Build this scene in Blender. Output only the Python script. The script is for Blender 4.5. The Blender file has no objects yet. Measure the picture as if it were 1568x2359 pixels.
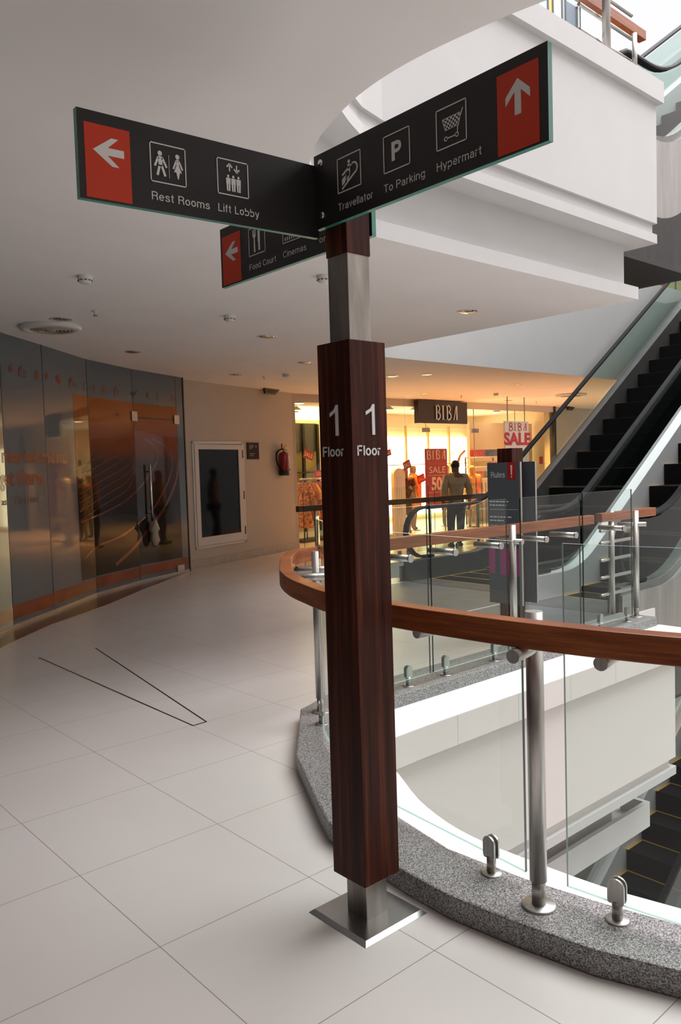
import bpy, bmesh, math, random
from mathutils import Vector, Matrix
random.seed(7)
S = bpy.context.scene
COL = S.collection

# ------------------------------------------------------------------ camera, world, lights, exposure
cam_d = bpy.data.cameras.new('camera'); cam = bpy.data.objects.new('camera', cam_d); COL.objects.link(cam)
cam_d.sensor_fit = 'VERTICAL'; cam_d.sensor_height = 24.0; cam_d.lens = 24.0*1815.0/2359.0
cam_d.clip_start = 0.05; cam_d.clip_end = 200
_ca, _sa = math.cos(math.pi/2-.8499), math.sin(math.pi/2-.8499)
def _m(v): return Vector((_ca*v[0]+_sa*v[1], -_sa*v[0]+_ca*v[1], v[2]))
_p, _r = .055, -.0308
_right = Vector((1,0,0)); _up = Vector((0,math.sin(_p),math.cos(_p))); _fw = Vector((0,math.cos(_p),-math.sin(_p)))
_r2 = _right*math.cos(_r)+_up*math.sin(_r); _u2 = -_right*math.sin(_r)+_up*math.cos(_r)
_R, _U, _F = _m(_r2), _m(_u2), _m(_fw)
cam.matrix_world = Matrix(((_R.x,_U.x,-_F.x,0),(_R.y,_U.y,-_F.y,0),(_R.z,_U.z,-_F.z,1.5),(0,0,0,1)))
S.camera = cam
S.view_settings.view_transform = 'Standard'; S.view_settings.look = 'None'
S.view_settings.gamma = 1; S.view_settings.use_curve_mapping = False
S.view_settings.exposure = -0.08

W = bpy.data.worlds.new('sky'); S.world = W; W.use_nodes = True
W.node_tree.nodes['Background'].inputs[0].default_value = (0.95, 0.95, 1.0, 1)
W.node_tree.nodes['Background'].inputs[1].default_value = 1.1

def area(name, loc, size, power, color=(1,1,1), target=None, rot=None):
    d = bpy.data.lights.new(name, 'AREA'); d.shape = 'RECTANGLE'; d.size, d.size_y = size; d.energy = power; d.color = color
    o = bpy.data.objects.new(name, d); COL.objects.link(o); o.location = loc
    if target is not None: o.rotation_euler = (Vector(target)-Vector(loc)).to_track_quat('-Z','Y').to_euler()
    return o
area('atrium_skylight', (14.5,0.5,20.0), (26,20), 12300, (1,.975,.985))

# ------------------------------------------------------------------ materials
def new_mat(name):
    m = bpy.data.materials.new(name); m.use_nodes = True
    nt = m.node_tree; b = nt.nodes['Principled BSDF']
    return m, nt, b
def N(nt, t, **kw):
    n = nt.nodes.new(t)
    for k, v in kw.items(): setattr(n, k, v)
    return n
def mat(name, col, rough=.5, metal=0., spec=.5, noise=0., nscale=20., nvec=(1,1,1), emit=None, estr=1., bump=0., coat=0.):
    m, nt, b = new_mat(name)
    b.inputs['Base Color'].default_value = (*col,1); b.inputs['Roughness'].default_value = rough
    b.inputs['Metallic'].default_value = metal; b.inputs['Specular IOR Level'].default_value = spec
    b.inputs['Coat Weight'].default_value = coat; b.inputs['Coat Roughness'].default_value = .05
    if noise or bump:
        tc = N(nt,'ShaderNodeTexCoord'); mp = N(nt,'ShaderNodeMapping'); mp.inputs['Scale'].default_value = nvec
        nz = N(nt,'ShaderNodeTexNoise'); nz.inputs['Scale'].default_value = nscale; nz.inputs['Detail'].default_value = 4
        nt.links.new(tc.outputs['Object'], mp.inputs[0]); nt.links.new(mp.outputs[0], nz.inputs['Vector'])
        if noise:
            mx = N(nt,'ShaderNodeMix', data_type='RGBA')
            mx.inputs[6].default_value = (*[max(0,c*(1-noise)) for c in col],1); mx.inputs[7].default_value = (*[min(1,c*(1+noise)) for c in col],1)
            rp = N(nt,'ShaderNodeValToRGB'); rp.color_ramp.elements[0].position=.3; rp.color_ramp.elements[1].position=.7
            nt.links.new(nz.outputs[0], rp.inputs[0]); nt.links.new(rp.outputs[0], mx.inputs[0]); nt.links.new(mx.outputs[2], b.inputs['Base Color'])
        if bump:
            bp = N(nt,'ShaderNodeBump'); bp.inputs['Strength'].default_value = bump; bp.inputs['Distance'].default_value = .002
            nt.links.new(nz.outputs[0], bp.inputs['Height']); nt.links.new(bp.outputs[0], b.inputs['Normal'])
    if emit is not None:
        b.inputs['Emission Color'].default_value = (*emit,1); b.inputs['Emission Strength'].default_value = estr
    return m
def glass(name, tint, refl=1.0, ior=1.5, rough=0.0):
    m, nt, b = new_mat(name); nt.nodes.remove(b)
    out = nt.nodes['Material Output']
    tr = N(nt,'ShaderNodeBsdfTransparent'); tr.inputs[0].default_value = (*tint,1)
    gl = N(nt,'ShaderNodeBsdfGlossy'); gl.inputs['Roughness'].default_value = rough; gl.inputs[0].default_value = (refl,refl,refl,1)
    fr = N(nt,'ShaderNodeFresnel'); fr.inputs['IOR'].default_value = ior
    mx = N(nt,'ShaderNodeMixShader')
    ge = N(nt,'ShaderNodeNewGeometry'); iv = N(nt,'ShaderNodeMath', operation='SUBTRACT'); iv.inputs[0].default_value = 1.; nt.links.new(ge.outputs['Backfacing'], iv.inputs[1])
    ml = N(nt,'ShaderNodeMath', operation='MULTIPLY'); nt.links.new(fr.outputs[0], ml.inputs[0]); nt.links.new(iv.outputs[0], ml.inputs[1])
    nt.links.new(ml.outputs[0], mx.inputs[0]); nt.links.new(tr.outputs[0], mx.inputs[1]); nt.links.new(gl.outputs[0], mx.inputs[2]); nt.links.new(mx.outputs[0], out.inputs[0])
    return m
def ramp_set(rp, els):
    cr = rp.color_ramp
    while len(cr.elements) < len(els): cr.elements.new(.5)
    for e, (p, c) in zip(cr.elements, els): e.position = p; e.color = (*c,1)
def tile_mat():
    m, nt, b = new_mat('floor_tile')
    g = N(nt,'ShaderNodeNewGeometry'); sp = N(nt,'ShaderNodeSeparateXYZ'); nt.links.new(g.outputs['Position'], sp.inputs[0])
    masks = []
    for i, (o, s) in enumerate(((1.139,.6086),(3.464,.6175))):
        a = N(nt,'ShaderNodeMath', operation='SUBTRACT'); a.inputs[1].default_value = o; nt.links.new(sp.outputs[i], a.inputs[0])
        d = N(nt,'ShaderNodeMath', operation='DIVIDE'); d.inputs[1].default_value = s; nt.links.new(a.outputs[0], d.inputs[0])
        pp = N(nt,'ShaderNodeMath', operation='PINGPONG'); pp.inputs[1].default_value = .5; nt.links.new(d.outputs[0], pp.inputs[0])
        lt = N(nt,'ShaderNodeMath', operation='LESS_THAN'); lt.inputs[1].default_value = .0026; nt.links.new(pp.outputs[0], lt.inputs[0])
        masks.append((lt, d))
    mx = N(nt,'ShaderNodeMath', operation='MAXIMUM'); nt.links.new(masks[0][0].outputs[0], mx.inputs[0]); nt.links.new(masks[1][0].outputs[0], mx.inputs[1])
    nz = N(nt,'ShaderNodeTexNoise'); nz.inputs['Scale'].default_value = 1.3; nz.inputs['Detail'].default_value = 5; nt.links.new(g.outputs['Position'], nz.inputs['Vector'])
    rp = N(nt,'ShaderNodeValToRGB'); ramp_set(rp, [(.3,(.635,.592,.568)),(.7,(.685,.64,.615))]); nt.links.new(nz.outputs[0], rp.inputs[0])
    mc = N(nt,'ShaderNodeMix', data_type='RGBA'); nt.links.new(mx.outputs[0], mc.inputs[0]); nt.links.new(rp.outputs[0], mc.inputs[6]); mc.inputs[7].default_value = (.29,.255,.22,1)
    nt.links.new(mc.outputs[2], b.inputs['Base Color'])
    b.inputs['Roughness'].default_value = .28; b.inputs['Specular IOR Level'].default_value = .45
    return m
def wood_mat(name, c1, c2, c3, vec, rough=.3, spec=.5, coat=0.):
    m, nt, b = new_mat(name)
    tc = N(nt,'ShaderNodeTexCoord'); mp = N(nt,'ShaderNodeMapping'); mp.inputs['Scale'].default_value = vec
    nz = N(nt,'ShaderNodeTexNoise'); nz.inputs['Scale'].default_value = 1.; nz.inputs['Detail'].default_value = 6; nz.inputs['Roughness'].default_value = .65
    rp = N(nt,'ShaderNodeValToRGB'); ramp_set(rp, [(.3,c1),(.52,c2),(.72,c3)])
    nt.links.new(tc.outputs['Object'], mp.inputs[0]); nt.links.new(mp.outputs[0], nz.inputs['Vector']); nt.links.new(nz.outputs[0], rp.inputs[0]); nt.links.new(rp.outputs[0], b.inputs['Base Color'])
    b.inputs['Roughness'].default_value = rough; b.inputs['Specular IOR Level'].default_value = spec
    b.inputs['Coat Weight'].default_value = coat; b.inputs['Coat Roughness'].default_value = .12
    return m
def granite_mat():
    m, nt, b = new_mat('granite')
    tc = N(nt,'ShaderNodeTexCoord')
    v = N(nt,'ShaderNodeTexVoronoi'); v.inputs['Scale'].default_value = 360
    nz = N(nt,'ShaderNodeTexNoise'); nz.inputs['Scale'].default_value = 140; nz.inputs['Detail'].default_value = 3
    rp = N(nt,'ShaderNodeValToRGB'); ramp_set(rp, [(.30,(.035,.033,.035)),(.45,(.15,.14,.14)),(.55,(.26,.245,.24)),(.68,(.44,.425,.415))])
    ad = N(nt,'ShaderNodeMix', data_type='FLOAT'); ad.inputs[0].default_value = .45
    sp = N(nt,'ShaderNodeSeparateColor')
    nt.links.new(tc.outputs['Object'], v.inputs['Vector']); nt.links.new(tc.outputs['Object'], nz.inputs['Vector'])
    nt.links.new(v.outputs['Color'], sp.inputs[0]); nt.links.new(nz.outputs[0], ad.inputs[2]); nt.links.new(sp.outputs[0], ad.inputs[3])
    nt.links.new(ad.outputs[0], rp.inputs[0]); nt.links.new(rp.outputs[0], b.inputs['Base Color'])
    b.inputs['Roughness'].default_value = .45
    return m
M = dict(
 tile=tile_mat(),
 white=mat('white_paint',(.515,.505,.50),.7,noise=.02,nscale=3), ceil=mat('ceiling_paint',(.84,.805,.79),.8,noise=.02,nscale=2),
 wallp=mat('wall_paint',(.50,.435,.37),.75,noise=.02,nscale=3), ledge=mat('ledge_paint',(.88,.88,.87),.5,noise=.03,nscale=8),
 cream=mat('cream_paint',(.66,.62,.59),.7), skirting=mat('stone_skirting',(.42,.37,.31),.45,noise=.1,nscale=9),
 dwood=wood_mat('dark_veneer',(.013,.004,.0025),(.055,.013,.0065),(.15,.040,.018),(38,38,1.3),.42,.14,0.),
 rwood=wood_mat('oiled_teak',(.14,.034,.009),(.25,.066,.018),(.36,.115,.036),(3,3,70),.36,.35,.1),
 bwood=wood_mat('brown_rail_wood',(.05,.022,.014),(.09,.04,.025),(.13,.06,.04),(3,3,60),.35),
 steel=mat('brushed_steel',(.47,.45,.425),.38,1.,noise=.14,nscale=6,nvec=(12,12,1)), steeld=mat('tarnished_steel',(.27,.24,.215),.40,1.,noise=.35,nscale=3,nvec=(5,5,1)),
 chrome=mat('chrome',(.8,.8,.8),.12,1.), steelp=mat('steel_plate',(.62,.62,.63),.24,1.,noise=.08,nscale=4),
 granite=granite_mat(),
 glass=glass('clear_glass',(.93,.965,.95),.9,1.45), eglass=glass('escalator_glass',(.80,.87,.84),.9,1.45), gedge=mat('green_glass_edge',(.012,.04,.032),.15,0,.8), gedge_lit=mat('lit_glass_edge',(.45,.62,.56),.15,0,.8),
 black=mat('black_rubber',(.006,.006,.007),.55,0,.2), blackp=mat('black_plastic',(.02,.018,.018),.4), step=mat('step_black',(.006,.006,.007),.7,0,.08,noise=.04,nscale=30),
 yellow=mat('yellow_marking',(.42,.22,.02),.5), signk=mat('sign_black',(.016,.014,.014),.42,0,.4), signr=mat('sign_red',(.60,.042,.011),.45,0,.35), signw=mat('sign_white',(.74,.72,.68),.5),
 numeral=mat('silver_lettering',(.72,.71,.70),.5), rulesg=mat('rules_panel_grey',(.085,.10,.115),.45), rulesr=mat('rules_red',(.40,.012,.01),.4), pink=mat('pink_sticker',(.45,.06,.22),.5),
 deck=mat('escalator_deck',(.17,.165,.16),.42,.7,noise=.1,nscale=5), skirtw=mat('bright_skirt_steel',(.80,.80,.81),.38,.6), darkm=mat('dark_cladding',(.035,.032,.030),.4,.5), boxs=mat('steel_cladding',(.34,.325,.31),.45,.9,noise=.12,nscale=2,nvec=(6,6,.6)),
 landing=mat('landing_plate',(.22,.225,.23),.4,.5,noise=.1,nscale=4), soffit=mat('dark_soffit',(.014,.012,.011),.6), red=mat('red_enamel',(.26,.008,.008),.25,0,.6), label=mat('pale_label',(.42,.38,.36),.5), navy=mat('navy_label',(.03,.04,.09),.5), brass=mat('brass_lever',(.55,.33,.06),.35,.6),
 film=mat('vinyl_film',(.115,.135,.148),.05,0,.35), orange=mat('orange_band',(.24,.05,.014),.12,0,.4,noise=.2,nscale=3), txtr=mat('red_vinyl_text',(.20,.022,.010),.2), txto=mat('orange_vinyl',(.20,.05,.014),.25), txtd=mat('dark_vinyl_text',(.016,.010,.010),.3), txtg=mat('grey_vinyl_text',(.07,.08,.085),.3), txtb=mat('green_vinyl',(.05,.10,.03),.3),
 tealedge=mat('teal_glass_edge',(.07,.30,.24),.15,0,.7), seam=mat('glass_seam',(.012,.014,.014),.3), strip=wood_mat('brown_stone_strip',(.06,.03,.02),(.10,.05,.033),(.15,.08,.055),(5,5,5),.2,.6),
 dglass=mat('dark_panel_glass',(.004,.005,.006),.06,0,.10), frame=mat('white_frame',(.62,.58,.54),.55), plaque=mat('plaque_dark',(.035,.015,.012),.5,0,.2),
 light=mat('downlight_lens',(.6,.6,.58),.15,.9,noise=.6,nscale=60), trimw=mat('fixture_trim',(.66,.64,.62),.4), grille=mat('diffuser_grille',(.40,.34,.28),.5), lampon=mat('lamp_lit',(1,1,1),.5,emit=(1,.78,.45),estr=14), 
 shopw=mat('shop_wall',(.82,.64,.42),.7), glow=mat('emissive_panel',(1,.95,.8),.5,emit=(1,.87,.55),estr=5.), glowy=mat('backlit_cove',(1,.9,.6),.5,emit=(1,.80,.35),estr=3.), olive=mat('olive_panel',(.40,.36,.14),.5), mirror=mat('dark_mirror',(.10,.09,.06),.25,.3),
 biba=mat('dark_fascia_board',(.028,.02,.013),.45), bletter=mat('steel_letter',(.55,.53,.5),.2,.9), poster=mat('red_poster',(.30,.022,.014),.5), postw=mat('poster_print',(.62,.48,.38),.6), posts=mat('poster_faint_print',(.40,.10,.06),.6), boardw=mat('white_board',(.72,.70,.68),.35,.2), saler=mat('sale_red',(.52,.01,.012),.4), pinkl=mat('pink_lettering',(.62,.20,.20),.5),
 plastic=mat('cream_plastic',(.66,.56,.40),.4), skin=mat('brown_skin',(.16,.075,.04),.5), hair=mat('black_hair',(.008,.006,.005),.5), shirt=mat('beige_shirt',(.36,.32,.24),.8,noise=.1,nscale=12), trouser=mat('dark_trousers',(.022,.02,.02),.8), shoe=mat('black_shoe',(.012,.01,.01),.35),
 manq=mat('mannequin_skin',(.38,.22,.09),.45), manqg=mat('mannequin_grey',(.20,.17,.14),.45), cl_dark=mat('dark_dress',(.045,.022,.012),.8,noise=.4,nscale=14), cl_or=mat('orange_cloth',(.62,.16,.03),.8,noise=.35,nscale=16), cl_pe=mat('peach_cloth',(.72,.36,.16),.8,noise=.2,nscale=10), cl_br=mat('rust_cloth',(.42,.13,.03),.8,noise=.3,nscale=18), cl_pr=mat('printed_cloth',(.60,.25,.14),.8,noise=.7,nscale=22), cl_tan=mat('tan_cloth',(.50,.30,.12),.8,noise=.2,nscale=14), cl_red=mat('red_folded_cloth',(.55,.06,.04),.8,noise=.3,nscale=20), cl_grey=mat('slate_folded_cloth',(.12,.13,.18),.8,noise=.3,nscale=20), cl_pinkd=mat('magenta_cloth',(.45,.02,.12),.7), cl_yel=mat('mustard_cloth',(.55,.42,.12),.8), cl_gr=mat('green_cloth',(.30,.42,.25),.8), cl_blue=mat('blue_cloth',(.12,.16,.28),.8),
 panel_g=mat('lime_panel',(.38,.42,.05),.4,noise=.3,nscale=2), panel_o=mat('ochre_panel',(.50,.30,.06),.4,noise=.2,nscale=2), panel_r=mat('vermilion_panel',(.42,.07,.03),.4), panel_b=mat('slate_blue_panel',(.30,.38,.48),.3), panel_n=mat('navy_panel',(.05,.065,.10),.3), panel_c=mat('cream_panel',(.70,.62,.42),.4), panel_y=mat('amber_panel',(.75,.32,.03),.4), banner=mat('pale_banner',(.50,.52,.58),.7),
 wallw=mat('atrium_wall_paint',(.52,.51,.50),.7), lower=mat('lower_floor',(.58,.56,.53),.4),
)
def poster_mat():
    # printed landscape: orange evening sky, dark hills, red light trails
    m, nt, b = new_mat('poster_print_landscape')
    tc = N(nt,'ShaderNodeTexCoord'); sp = N(nt,'ShaderNodeSeparateXYZ'); nt.links.new(tc.outputs['UV'], sp.inputs[0])
    nz = N(nt,'ShaderNodeTexNoise'); nz.inputs['Scale'].default_value = 4; nz.inputs['Detail'].default_value = 5; nt.links.new(tc.outputs['UV'], nz.inputs['Vector'])
    ad = N(nt,'ShaderNodeMath', operation='MULTIPLY_ADD'); ad.inputs[1].default_value = .16; nt.links.new(nz.outputs[0], ad.inputs[0])
    nt.links.new(sp.outputs[1], ad.inputs[2])
    rp = N(nt,'ShaderNodeValToRGB'); ramp_set(rp, [(.0,(.030,.022,.016)),(.25,(.035,.026,.018)),(.45,(.018,.016,.015)),(.60,(.045,.016,.010)),(.72,(.060,.030,.020)),(.80,(.19,.042,.008)),(.95,(.28,.065,.010)),(1.,(.26,.06,.010))])
    nt.links.new(ad.outputs[0], rp.inputs[0]); nt.links.new(rp.outputs[0], b.inputs['Base Color'])
    b.inputs['Roughness'].default_value = .03; b.inputs['Specular IOR Level'].default_value = .22; b.inputs['Coat Weight'].default_value = .0; b.inputs['Coat Roughness'].default_value = .02
    return m
M['print'] = poster_mat()

# ------------------------------------------------------------------ helpers
class B:
    def __init__(s): s.bm = bmesh.new(); s.mi = 0
    def _new(s, faces):
        for f in faces: f.material_index = s.mi
    def box(s, a, b, bev=0.):
        x0,y0,z0 = a; x1,y1,z1 = b
        vs = [s.bm.verts.new((x,y,z)) for z in (z0,z1) for (x,y) in ((x0,y0),(x1,y0),(x1,y1),(x0,y1))]
        F = [s.bm.faces.new([vs[i] for i in q]) for q in ((3,2,1,0),(4,5,6,7),(0,1,5,4),(1,2,6,5),(2,3,7,6),(3,0,4,7))]
        s._new(F)
        if bev:
            es = list({e for f in F for e in f.edges})
            r = bmesh.ops.bevel(s.bm, geom=es, offset=bev, segments=2, profile=.5, affect='EDGES'); s._new(r['faces'])
        return s
    def hexa(s, pts):
        vs = [s.bm.verts.new(p) for p in pts]
        F = [s.bm.faces.new([vs[i] for i in q]) for q in ((3,2,1,0),(4,5,6,7),(0,1,5,4),(1,2,6,5),(2,3,7,6),(3,0,4,7))]
        s._new(F); return s
    def tube(s, path, r, seg=12, caps=True, smooth=True):
        path = [Vector(p) for p in path]; n = len(path)
        rs = r if isinstance(r,(list,tuple)) else [r]*n
        rings = []; ref = None
        for i, p in enumerate(path):
            t = (path[min(i+1,n-1)]-path[max(i-1,0)]).normalized()
            if ref is None: ref = t.orthogonal().normalized()
            ref = (ref - t*ref.dot(t)); ref = ref.normalized() if ref.length > 1e-6 else t.orthogonal().normalized()
            w = t.cross(ref)
            rings.append([s.bm.verts.new(p + (ref*math.cos(2*math.pi*k/seg)+w*math.sin(2*math.pi*k/seg))*rs[i]) for k in range(seg)])
        F = []
        for i in range(n-1):
            for k in range(seg):
                f = s.bm.faces.new((rings[i][k],rings[i][(k+1)%seg],rings[i+1][(k+1)%seg],rings[i+1][k])); f.smooth = smooth; F.append(f)
        if caps: F.append(s.bm.faces.new(rings[0][::-1])); F.append(s.bm.faces.new(rings[-1]))
        s._new(F); return s
    def lathe(s, prof, c=(0,0,0), axis=(0,0,1), seg=24, smooth=True):
        c = Vector(c); a = Vector(axis).normalized(); u = a.orthogonal().normalized(); w = a.cross(u); F = []
        rings = []
        for (r, h) in prof:
            if r < 1e-6: rings.append([s.bm.verts.new(c+a*h)])
            else: rings.append([s.bm.verts.new(c+a*h+(u*math.cos(2*math.pi*k/seg)+w*math.sin(2*math.pi*k/seg))*r) for k in range(seg)])
        for A, Bq in zip(rings, rings[1:]):
            for k in range(seg):
                q = [A[k%len(A)], A[(k+1)%len(A)], Bq[(k+1)%len(Bq)], Bq[k%len(Bq)]]
                q = [v for i,v in enumerate(q) if v not in q[:i]]
                if len(q) > 2:
                    f = s.bm.faces.new(q); f.smooth = smooth; F.append(f)
        s._new(F); return s
    def prism(s, poly, z0, z1, fr=None):
        # poly: 2D points; fr maps (x,y,h) to a point
        fr = fr or (lambda x,y,h: (x,y,h))
        a = [s.bm.verts.new(fr(x,y,z0)) for x,y in poly]; b = [s.bm.verts.new(fr(x,y,z1)) for x,y in poly]; n = len(poly)
        F = [s.bm.faces.new(a[::-1]), s.bm.faces.new(b)]
        for i in range(n): F.append(s.bm.faces.new((a[i],a[(i+1)%n],b[(i+1)%n],b[i])))
        s._new(F); return s
    def sweep(s, path, o0, o1, z0, z1, smooth=False):
        # rectangular section carried along a plan path; offsets are to the left of travel
        n = len(path); nr = normals(path); R = []
        for (x,y),(nx,ny) in zip(path,nr):
            R.append([s.bm.verts.new((x+nx*o,y+ny*o,z)) for o,z in ((o0,z0),(o1,z0),(o1,z1),(o0,z1))])
        F = []
        for i in range(n-1):
            for k in range(4):
                F.append(s.bm.faces.new((R[i][k],R[i+1][k],R[i+1][(k+1)%4],R[i][(k+1)%4])))
        F.append(s.bm.faces.new(R[0][::-1])); F.append(s.bm.faces.new(R[-1]))
        s._new(F); return s
    def build(s, name, mats, parent=None, label=None, recalc=True, origin=None, bevel=0.):
        if recalc: bmesh.ops.recalc_face_normals(s.bm, faces=s.bm.faces)
        if bevel:
            es = [e for e in s.bm.edges if len(e.link_faces)==2 and e.calc_face_angle(0) > .6]
            bmesh.ops.bevel(s.bm, geom=es, offset=bevel, segments=2, profile=.5, affect='EDGES')
        me = bpy.data.meshes.new(name)
        o = bpy.data.objects.new(name, me); COL.objects.link(o)
        if parent is not None:
            off = root_off(parent); bmesh.ops.translate(s.bm, verts=s.bm.verts, vec=-off); o.parent = parent
        elif origin is not None:
            bmesh.ops.translate(s.bm, verts=s.bm.verts, vec=-Vector(origin)); o.location = origin
        s.bm.to_mesh(me); s.bm.free()
        for m in (mats if isinstance(mats,(list,tuple)) else [mats]): me.materials.append(m)
        if label: o['label'] = label
        return o
def root_off(o):
    v = Vector((0,0,0))
    while o is not None: v += o.location; o = o.parent
    return v
def normals(path):
    out = []; n = len(path)
    for i in range(n):
        a = Vector(path[max(i-1,0)]); c = Vector(path[min(i+1,n-1)]); t = (c-a).normalized(); out.append((-t.y,t.x))
    return out
def offset(path, d):
    return [(x+nx*d,y+ny*d) for (x,y),(nx,ny) in zip(path,normals(path))]
def smooth_path(pts, k=4):
    P = [Vector(p) for p in pts]; out = []
    for i in range(len(P)-1):
        p0,p1,p2,p3 = P[max(i-1,0)],P[i],P[i+1],P[min(i+2,len(P)-1)]
        for j in range(k):
            t = j/k
            out.append(.5*((2*p1)+(p2-p0)*t+(2*p0-5*p1+4*p2-p3)*t*t+(3*p1-p0-3*p2+p3)*t*t*t))
    out.append(P[-1]); return [tuple(p) for p in out]
def thing(name, label, cat, loc=(0,0,0), group=None, rotz=0.):
    o = bpy.data.objects.new(name, None); COL.objects.link(o); o.location = loc; o.rotation_euler[2] = rotz
    o['label'] = label; o['category'] = cat
    if group: o['group'] = group
    return o
def tag(o, label, cat, group=None):
    o['label'] = label; o['category'] = cat
    if group: o['group'] = group
    return o
def struct(o, label=None):
    o['kind'] = 'structure'
    if label: o['label'] = label
    return o
def dup(root, loc=None, label=None, group=None, rotz=None):
    def cp(o, parent):
        c = o.copy(); COL.objects.link(c)
        if parent is not None: c.parent = parent; c.matrix_parent_inverse = o.matrix_parent_inverse.copy()
        for ch in o.children: cp(ch, c)
        return c
    r = cp(root, None)
    if loc is not None: r.location = loc
    if rotz is not None: r.rotation_euler[2] = rotz
    if label: r['label'] = label
    if group: r['group'] = group
    return r
def frame(O, xd, n):
    O = Vector(O); xd = Vector(xd).normalized(); n = Vector(n).normalized(); yd = Vector((0,0,1)) if abs(n.z) < .5 else n.cross(xd)
    return lambda x,y,h=0.: O+xd*x+yd*y+n*h
_txt = {}
def text_pts(s, bold=0., ):
    key = (s,bold)
    if key in _txt: return _txt[key]
    cu = bpy.data.curves.new('t','FONT'); cu.body = s; cu.size = 1.; cu.offset = bold; cu.resolution_u = 4
    o = bpy.data.objects.new('t',cu); COL.objects.link(o); bpy.context.view_layer.update()
    me = bpy.data.meshes.new_from_object(o.evaluated_get(bpy.context.evaluated_depsgraph_get()))
    vs = [tuple(v.co) for v in me.vertices]; fs = [tuple(p.vertices) for p in me.polygons]
    bpy.data.objects.remove(o); bpy.data.curves.remove(cu); bpy.data.meshes.remove(me)
    _txt[key] = (vs,fs); return vs,fs
def add_text(b, s, fr, x0, y0, width, cap, h=.0005, bold=0., rot=0.):
    # baseline starts at x0,y0; scaled to a given width and cap height
    vs, fs = text_pts(s,bold); xs = [v[0] for v in vs]; mn, mx = min(xs), max(xs)
    capv = .69
    sx = width/(mx-mn); sy = cap/capv; c, sn = math.cos(rot), math.sin(rot)
    V = []
    for v in vs:
        x = (v[0]-mn)*sx; y = v[1]*sy
        V.append(b.bm.verts.new(fr(x0+x*c-y*sn, y0+x*sn+y*c, h)))
    F = []
    for f in fs:
        try: F.append(b.bm.faces.new([V[i] for i in f]))
        except ValueError: pass
    b._new(F)
def _arc(cx,cy,rx,ry,a0,a1,n=0):
    n = n or max(4,int(abs(a1-a0)/18)); return [(cx+rx*math.cos(math.radians(a0+(a1-a0)*k/n)),cy+ry*math.sin(math.radians(a0+(a1-a0)*k/n))) for k in range(n+1)]
_O = _arc(.27,.365,.22,.31,0,360,24); _S = smooth_path([(.44,.53),(.37,.645),(.25,.675),(.11,.63),(.075,.52),(.15,.43),(.28,.375),(.41,.31),(.45,.19),(.37,.08),(.24,.055),(.10,.10),(.05,.21)],3)
GLYPH = {   # plain grotesque letters as centre lines: (advance width, strokes)
 'a':(.52,[[(.45,0),(.45,.50)],_arc(.26,.48,.19,.195,0,165),[(.45,.42),(.28,.395)]+_arc(.22,.225,.17,.17,95,265)+[(.32,.075),(.45,.19)]]),
 'b':(.56,[[(.06,0),(.06,1)],_arc(.28,.365,.22,.31,0,360,24)]),'c':(.50,[_arc(.27,.365,.22,.31,42,318)]),'d':(.56,[[(.50,0),(.50,1)],_O]),
 'e':(.54,[[(.05,.375),(.49,.375)]+_arc(.27,.365,.22,.31,0,322)]),'f':(.29,[[(.14,0),(.14,.80)]+_arc(.28,.80,.14,.145,180,95),[(0,.68),(.28,.68)]]),
 'g':(.56,[_O,[(.50,.73),(.50,-.03)]+_arc(.28,-.03,.22,.17,0,-150)]),'h':(.54,[[(.06,0),(.06,1)],_arc(.27,.45,.21,.225,180,0)+[(.48,0)]]),
 'i':(.12,[[(.06,0),(.06,.73)],[(.06,.88),(.06,1)]]),'k':(.48,[[(.06,0),(.06,1)],[(.42,.73),(.08,.31)],[(.19,.44),(.45,0)]]),'l':(.12,[[(.06,0),(.06,1)]]),
 'm':(.86,[[(.06,0),(.06,.73)],_arc(.245,.50,.185,.175,180,0)+[(.43,0)],_arc(.615,.50,.185,.175,180,0)+[(.80,0)]]),'n':(.54,[[(.06,0),(.06,.73)],_arc(.27,.45,.21,.225,180,0)+[(.48,0)]]),
 'o':(.54,[_O]),'p':(.56,[[(.06,-.24),(.06,.73)],_arc(.28,.365,.22,.31,0,360,24)]),'r':(.32,[[(.06,0),(.06,.73)],_arc(.27,.45,.21,.225,180,82)]),'s':(.50,[_S]),
 't':(.32,[[(.15,.94),(.15,.16)]+_arc(.26,.16,.11,.105,180,285),[(0,.68),(.31,.68)]]),'u':(.54,[[(.06,.73),(.06,.28)]+_arc(.265,.28,.205,.225,180,360)+[(.47,.30)],[(.48,0),(.48,.73)]]),
 'v':(.48,[[(.03,.73),(.24,.03),(.45,.73)]]),'y':(.50,[[(.03,.73),(.26,.04)],[(.48,.73),(.25,-.06),(.19,-.18),(.06,-.20)]]),
 'R':(.66,[[(.07,0),(.07,1)],[(.07,.945),(.40,.945)]+_arc(.40,.725,.20,.22,90,-90)+[(.07,.505)],_arc(.36,.30,.22,.205,80,10)+[(.60,.05),(.62,0)]]),
 'L':(.52,[[(.07,1),(.07,.055),(.52,.055)]]),'T':(.62,[[(0,.945),(.62,.945)],[(.31,.945),(.31,0)]]),'P':(.62,[[(.07,0),(.07,1)],[(.07,.945),(.38,.945)]+_arc(.38,.705,.20,.24,90,-90)+[(.07,.465)]]),
 'H':(.70,[[(.07,0),(.07,1)],[(.63,0),(.63,1)],[(.07,.52),(.63,.52)]]),'F':(.56,[[(.07,0),(.07,1)],[(.07,.945),(.55,.945)],[(.07,.51),(.49,.51)]]),'C':(.72,[_arc(.40,.5,.34,.445,40,320)]),
 ' ':(.22,[])}
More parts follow.
